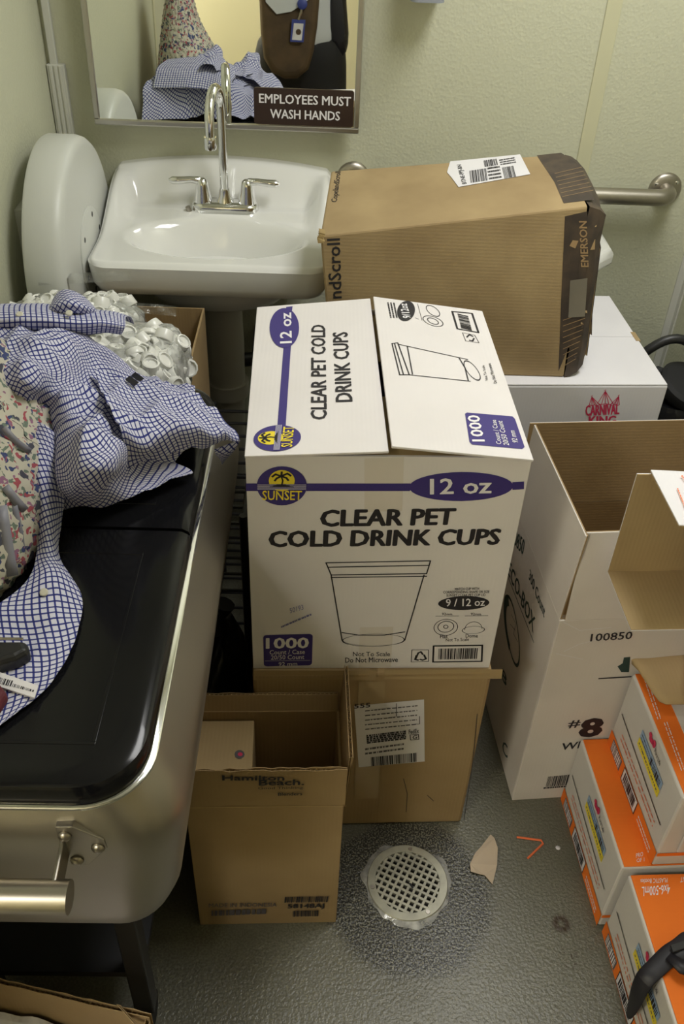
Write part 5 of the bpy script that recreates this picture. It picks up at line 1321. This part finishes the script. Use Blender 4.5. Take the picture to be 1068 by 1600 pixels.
for s in (-1, 1):
    add([(px + s * .11, py, .76), (px + s * .125, py + .02, .45), (px + s * .135, py - .02, .10), (px + s * .14, py + .02, .05), (px + s * .15, py + .13, .035)], [.095, .065, .045, .045, .035], 0)
    sh = add([(px + .03 + s * .19, py, 1.34), (px + .03 + s * .24, py + .02, 1.10), (px + .03 + s * .13, py + .16, 1.30), (px + .03 + s * .075, py + .195, 1.40)], [.058, .045, .034, .026], 3)
    hw = N_[sh]; hb = add([(hw[0] - s * .012, hw[1] + .02, hw[2] + .035)], [.030], sh); hp = N_[hb]
    for k, (dx, dz, l) in enumerate(((-.022, .0, .050), (-.008, .004, .058), (.007, .003, .055), (.021, -.002, .045))):
        add([(hp[0] + dx, hp[1] - .004, hp[2] + .03 + dz), (hp[0] + dx - s * .004, hp[1] - .012, hp[2] + .03 + dz + l * .45), (hp[0] + dx - s * .01, hp[1] - .03, hp[2] + .03 + l * .7)], [.0095, .0085, .007], hb)
    add([(hp[0] - s * .035, hp[1] - .004, hp[2] + .005), (hp[0] - s * .048, hp[1] - .016, hp[2] + .025)], [.010, .008], hb)
bd = skinned('body', N_, E_, Rr, M['skin'], person)
# garments
TN = [(px, py, .86), (px - .11, py, .77), (px - .125, py + .02, .45), (px - .135, py - .01, .10), (px + .11, py, .77), (px + .125, py + .02, .45), (px + .135, py - .01, .10), (px, py, 1.0)]
skinned('trousers', TN, [(0, 1), (1, 2), (2, 3), (0, 4), (4, 5), (5, 6), (0, 7)], [(.215, .165), .135, .095, .075, .135, .095, .075, (.20, .155)], M['trousers'], person)
SN = [(px, py, .83), (px, py, 1.0), (px + .01, py, 1.18), (px + .03, py, 1.33), (px + .045, py, 1.41)]
SE = [(0, 1), (1, 2), (2, 3), (3, 4)]; SR = [(.225, .175), (.20, .15), (.175, .13), (.165, .115), .07]
for s in (-1, 1):
    b0 = len(SN); SN += [(px + .03 + s * .19, py, 1.34), (px + .03 + s * .24, py + .02, 1.11), (px + .03 + s * .15, py + .13, 1.26)]; SE += [(3, b0), (b0, b0 + 1), (b0 + 1, b0 + 2)]; SR += [.07, .058, .045]
skinned('white_shirt', SN, SE, SR, M['shirt_white'], person)
hd = Vector((px + .06, py + .02, 1.62 * ZS))
MB().lathe(hd + Vector((0, -.022, -.03)), (0, -.25, 1), [(.075, 0), (.098, .04), (.103, .09), (.085, .14), (.05, .165), (.01, .172)], n=28).build('hair', M['hair'], person, smooth=True)
for s in (-1, 1):
    MB().lathe(hd + Vector((s * .032, .098, .02)), (0, 1, 0), [(.011, -.006), (.010, .002), (.004, .006)], n=14).build('eye', M['paper'], person, smooth=True)
    MB().lathe(hd + Vector((s * .083, .0, .01)), (s, .2, 0), [(.022, -.006), (.026, .004), (.018, .010)], n=14).build('ear', M['skin'], person, smooth=True)
    MB().box(px + s * .14 - .045, py - .10, 0, px + s * .14 + .045, py + .17, .075).build('shoe', M['black_rubber'], person, bevel=.025)
MB().tube([hd + Vector((0, .098, .03)), hd + Vector((0, .122, -.012)), hd + Vector((0, .10, -.02))], [.008, .014, .008], 10).build('nose', M['skin'], person, smooth=True)
MB().tube([hd + Vector((-.022, .094, -.052)), hd + Vector((0, .103, -.054)), hd + Vector((.022, .094, -.052))], [.004, .007, .004], 8).build('mouth', M['dark_red'], person, smooth=True)
# brown pouch-shaped bag in front, badge, jacket
yb = py + .165
def refl(u, v, y):                     # real point at depth y whose mirror image falls on this pixel
    nm = Vector((0, -math.cos(tilt), math.sin(tilt))); p0 = mir(0, .003, 0)
    r = ray(u, v); k = (p0 - CAM).dot(nm) / r.dot(nm); hit = CAM + r * k; rr = r - nm * (2 * r.dot(nm))
    return hit + rr * ((y - hit.y) / rr.y)
t = thing('shoulder_bag', 'brown suede bag with rounded bottom worn in front by the mirrored person', 'bag', refl(455, 120, yb))
outl = [(398, -60), (405, 0), (407, 50), (412, 90), (425, 113), (445, 123), (465, 122), (482, 108), (490, 80), (496, 40), (499, 0), (500, -60)]
r0 = [refl(u, v, yb) for u, v in outl]; cen = sum(r0, Vector()) / len(r0)
MB().rings([r0, [lerp(q, cen, .02) + Vector((0, .035, 0)) for q in r0], [lerp(q, cen, .14) + Vector((0, .055, 0)) for q in r0]]).build('pouch', M['leather'], t, smooth=True, bevel=.01)
r1 = [refl(u, v, yb + .062) for u, v in ((415, 3), (432, 22), (455, 18), (475, 5), (494, -10), (494, -60), (410, -60))]
MB().rings([r1, [q + Vector((0, .003, 0)) for q in r1]]).build('opening', M['shirt_white'], t)
MB().tube([refl(398, -60, yb), Vector((px + .16, py + .13, 1.32 * ZS)), Vector((px + .15, py, 1.45 * ZS)), Vector((px + .10, py - .14, 1.25 * ZS))], .014, 8).build('strap', M['leather'], t, smooth=True)
t = thing('name_badge', 'blue framed photo badge on a blue reel clipped to the brown bag', 'badge', refl(465, 65, yb + .075))
yb2 = yb + .07
def bq(x0, y0, x1, y1, th, name, m, dy=0):
    Q = [refl(u, v, yb2 + dy) for u, v in ((x0, y1), (x1, y1 + 1), (x1 + 3, y0 + 1), (x0 + 3, y0))]
    return MB().hexa(Q + [q + Vector((0, th, 0)) for q in Q]).build(name, M[m], t)
M['badge_blue'] = mat('badge_blue', (.05, .07, .30), .4)
bq(453, 30, 474, 65, .003, 'holder', 'badge_blue'); bq(456, 36, 471, 62, .001, 'card', 'paper', .003); bq(458, 54, 469, 62, .0008, 'portrait_shirt', 'white_ink', .004)
MB().lathe(refl(466, 50, yb2 + .004), (0, 1, 0), [(.012, 0), (.012, .0012)], n=16).build('portrait_head', M['leather'], t)
MB().tube([refl(466, 31, yb2), refl(470, 20, yb2), refl(472, 6, yb2)], .006, 8).build('clip', M['nickel'], t)
MB().lathe(refl(472, 6, yb2), (0, 1, 0), [(.022, -.005), (.022, .006), (.016, .010)], n=20).build('reel', M['badge_blue'], t, smooth=True)
t = thing('jacket', 'black jacket hanging from the arm of the mirrored person', 'jacket', refl(530, 88, py + .02))
outl = [(512, -60), (512, 0), (508, 50), (516, 80), (530, 90), (542, 86), (546, 50), (541, 20), (540, -60)]
r0 = [refl(u, v, py + .02) for u, v in outl]; cen = sum(r0, Vector()) / len(r0)
MB().rings([[lerp(q, cen, .25) + Vector((0, -.05, 0)) for q in r0], r0, [q + Vector((0, .05, 0)) for q in r0], [lerp(q, cen, .3) + Vector((0, .09, 0)) for q in r0]]).build('folds', M['jacket'], t, smooth=True, subsurf=1)
# perforated crate in the hallway
t = thing('plastic_crate', 'black perforated plastic crate standing in the hallway behind the person', 'crate', (.20, -3.1, 0))
cx0, cx1, cy0, cy1 = .0, .40, -3.30, -2.95
for z0 in (0, .22):
    for (p, d_) in ((Vector((cx0, cy1, z0)), Vector((1, 0, 0))), (Vector((cx0, cy0, z0)), Vector((1, 0, 0))), (Vector((cx0, cy0, z0)), Vector((0, 1, 0))), (Vector((cx1, cy0, z0)), Vector((0, 1, 0)))):
        ln = .40 if d_.x else .35; nn = Vector((0, .008, 0)) if d_.x else Vector((.008, 0, 0)); pn = MB()
        for k in range(10): pn.slab(p + d_ * (ln - .018) * k / 9, d_ * .018, nn, (0, 0, .215))
        for k in range(6): pn.slab(p + nn * .1 + Vector((0, 0, .197 * k / 5)), d_ * ln, nn * .8, (0, 0, .018))
        pn.build('lattice_side', M['black_matt'], t)
MB().box(cx0, cy0, .004, cx1, cy1, .012).build('base', M['black_matt'], t)
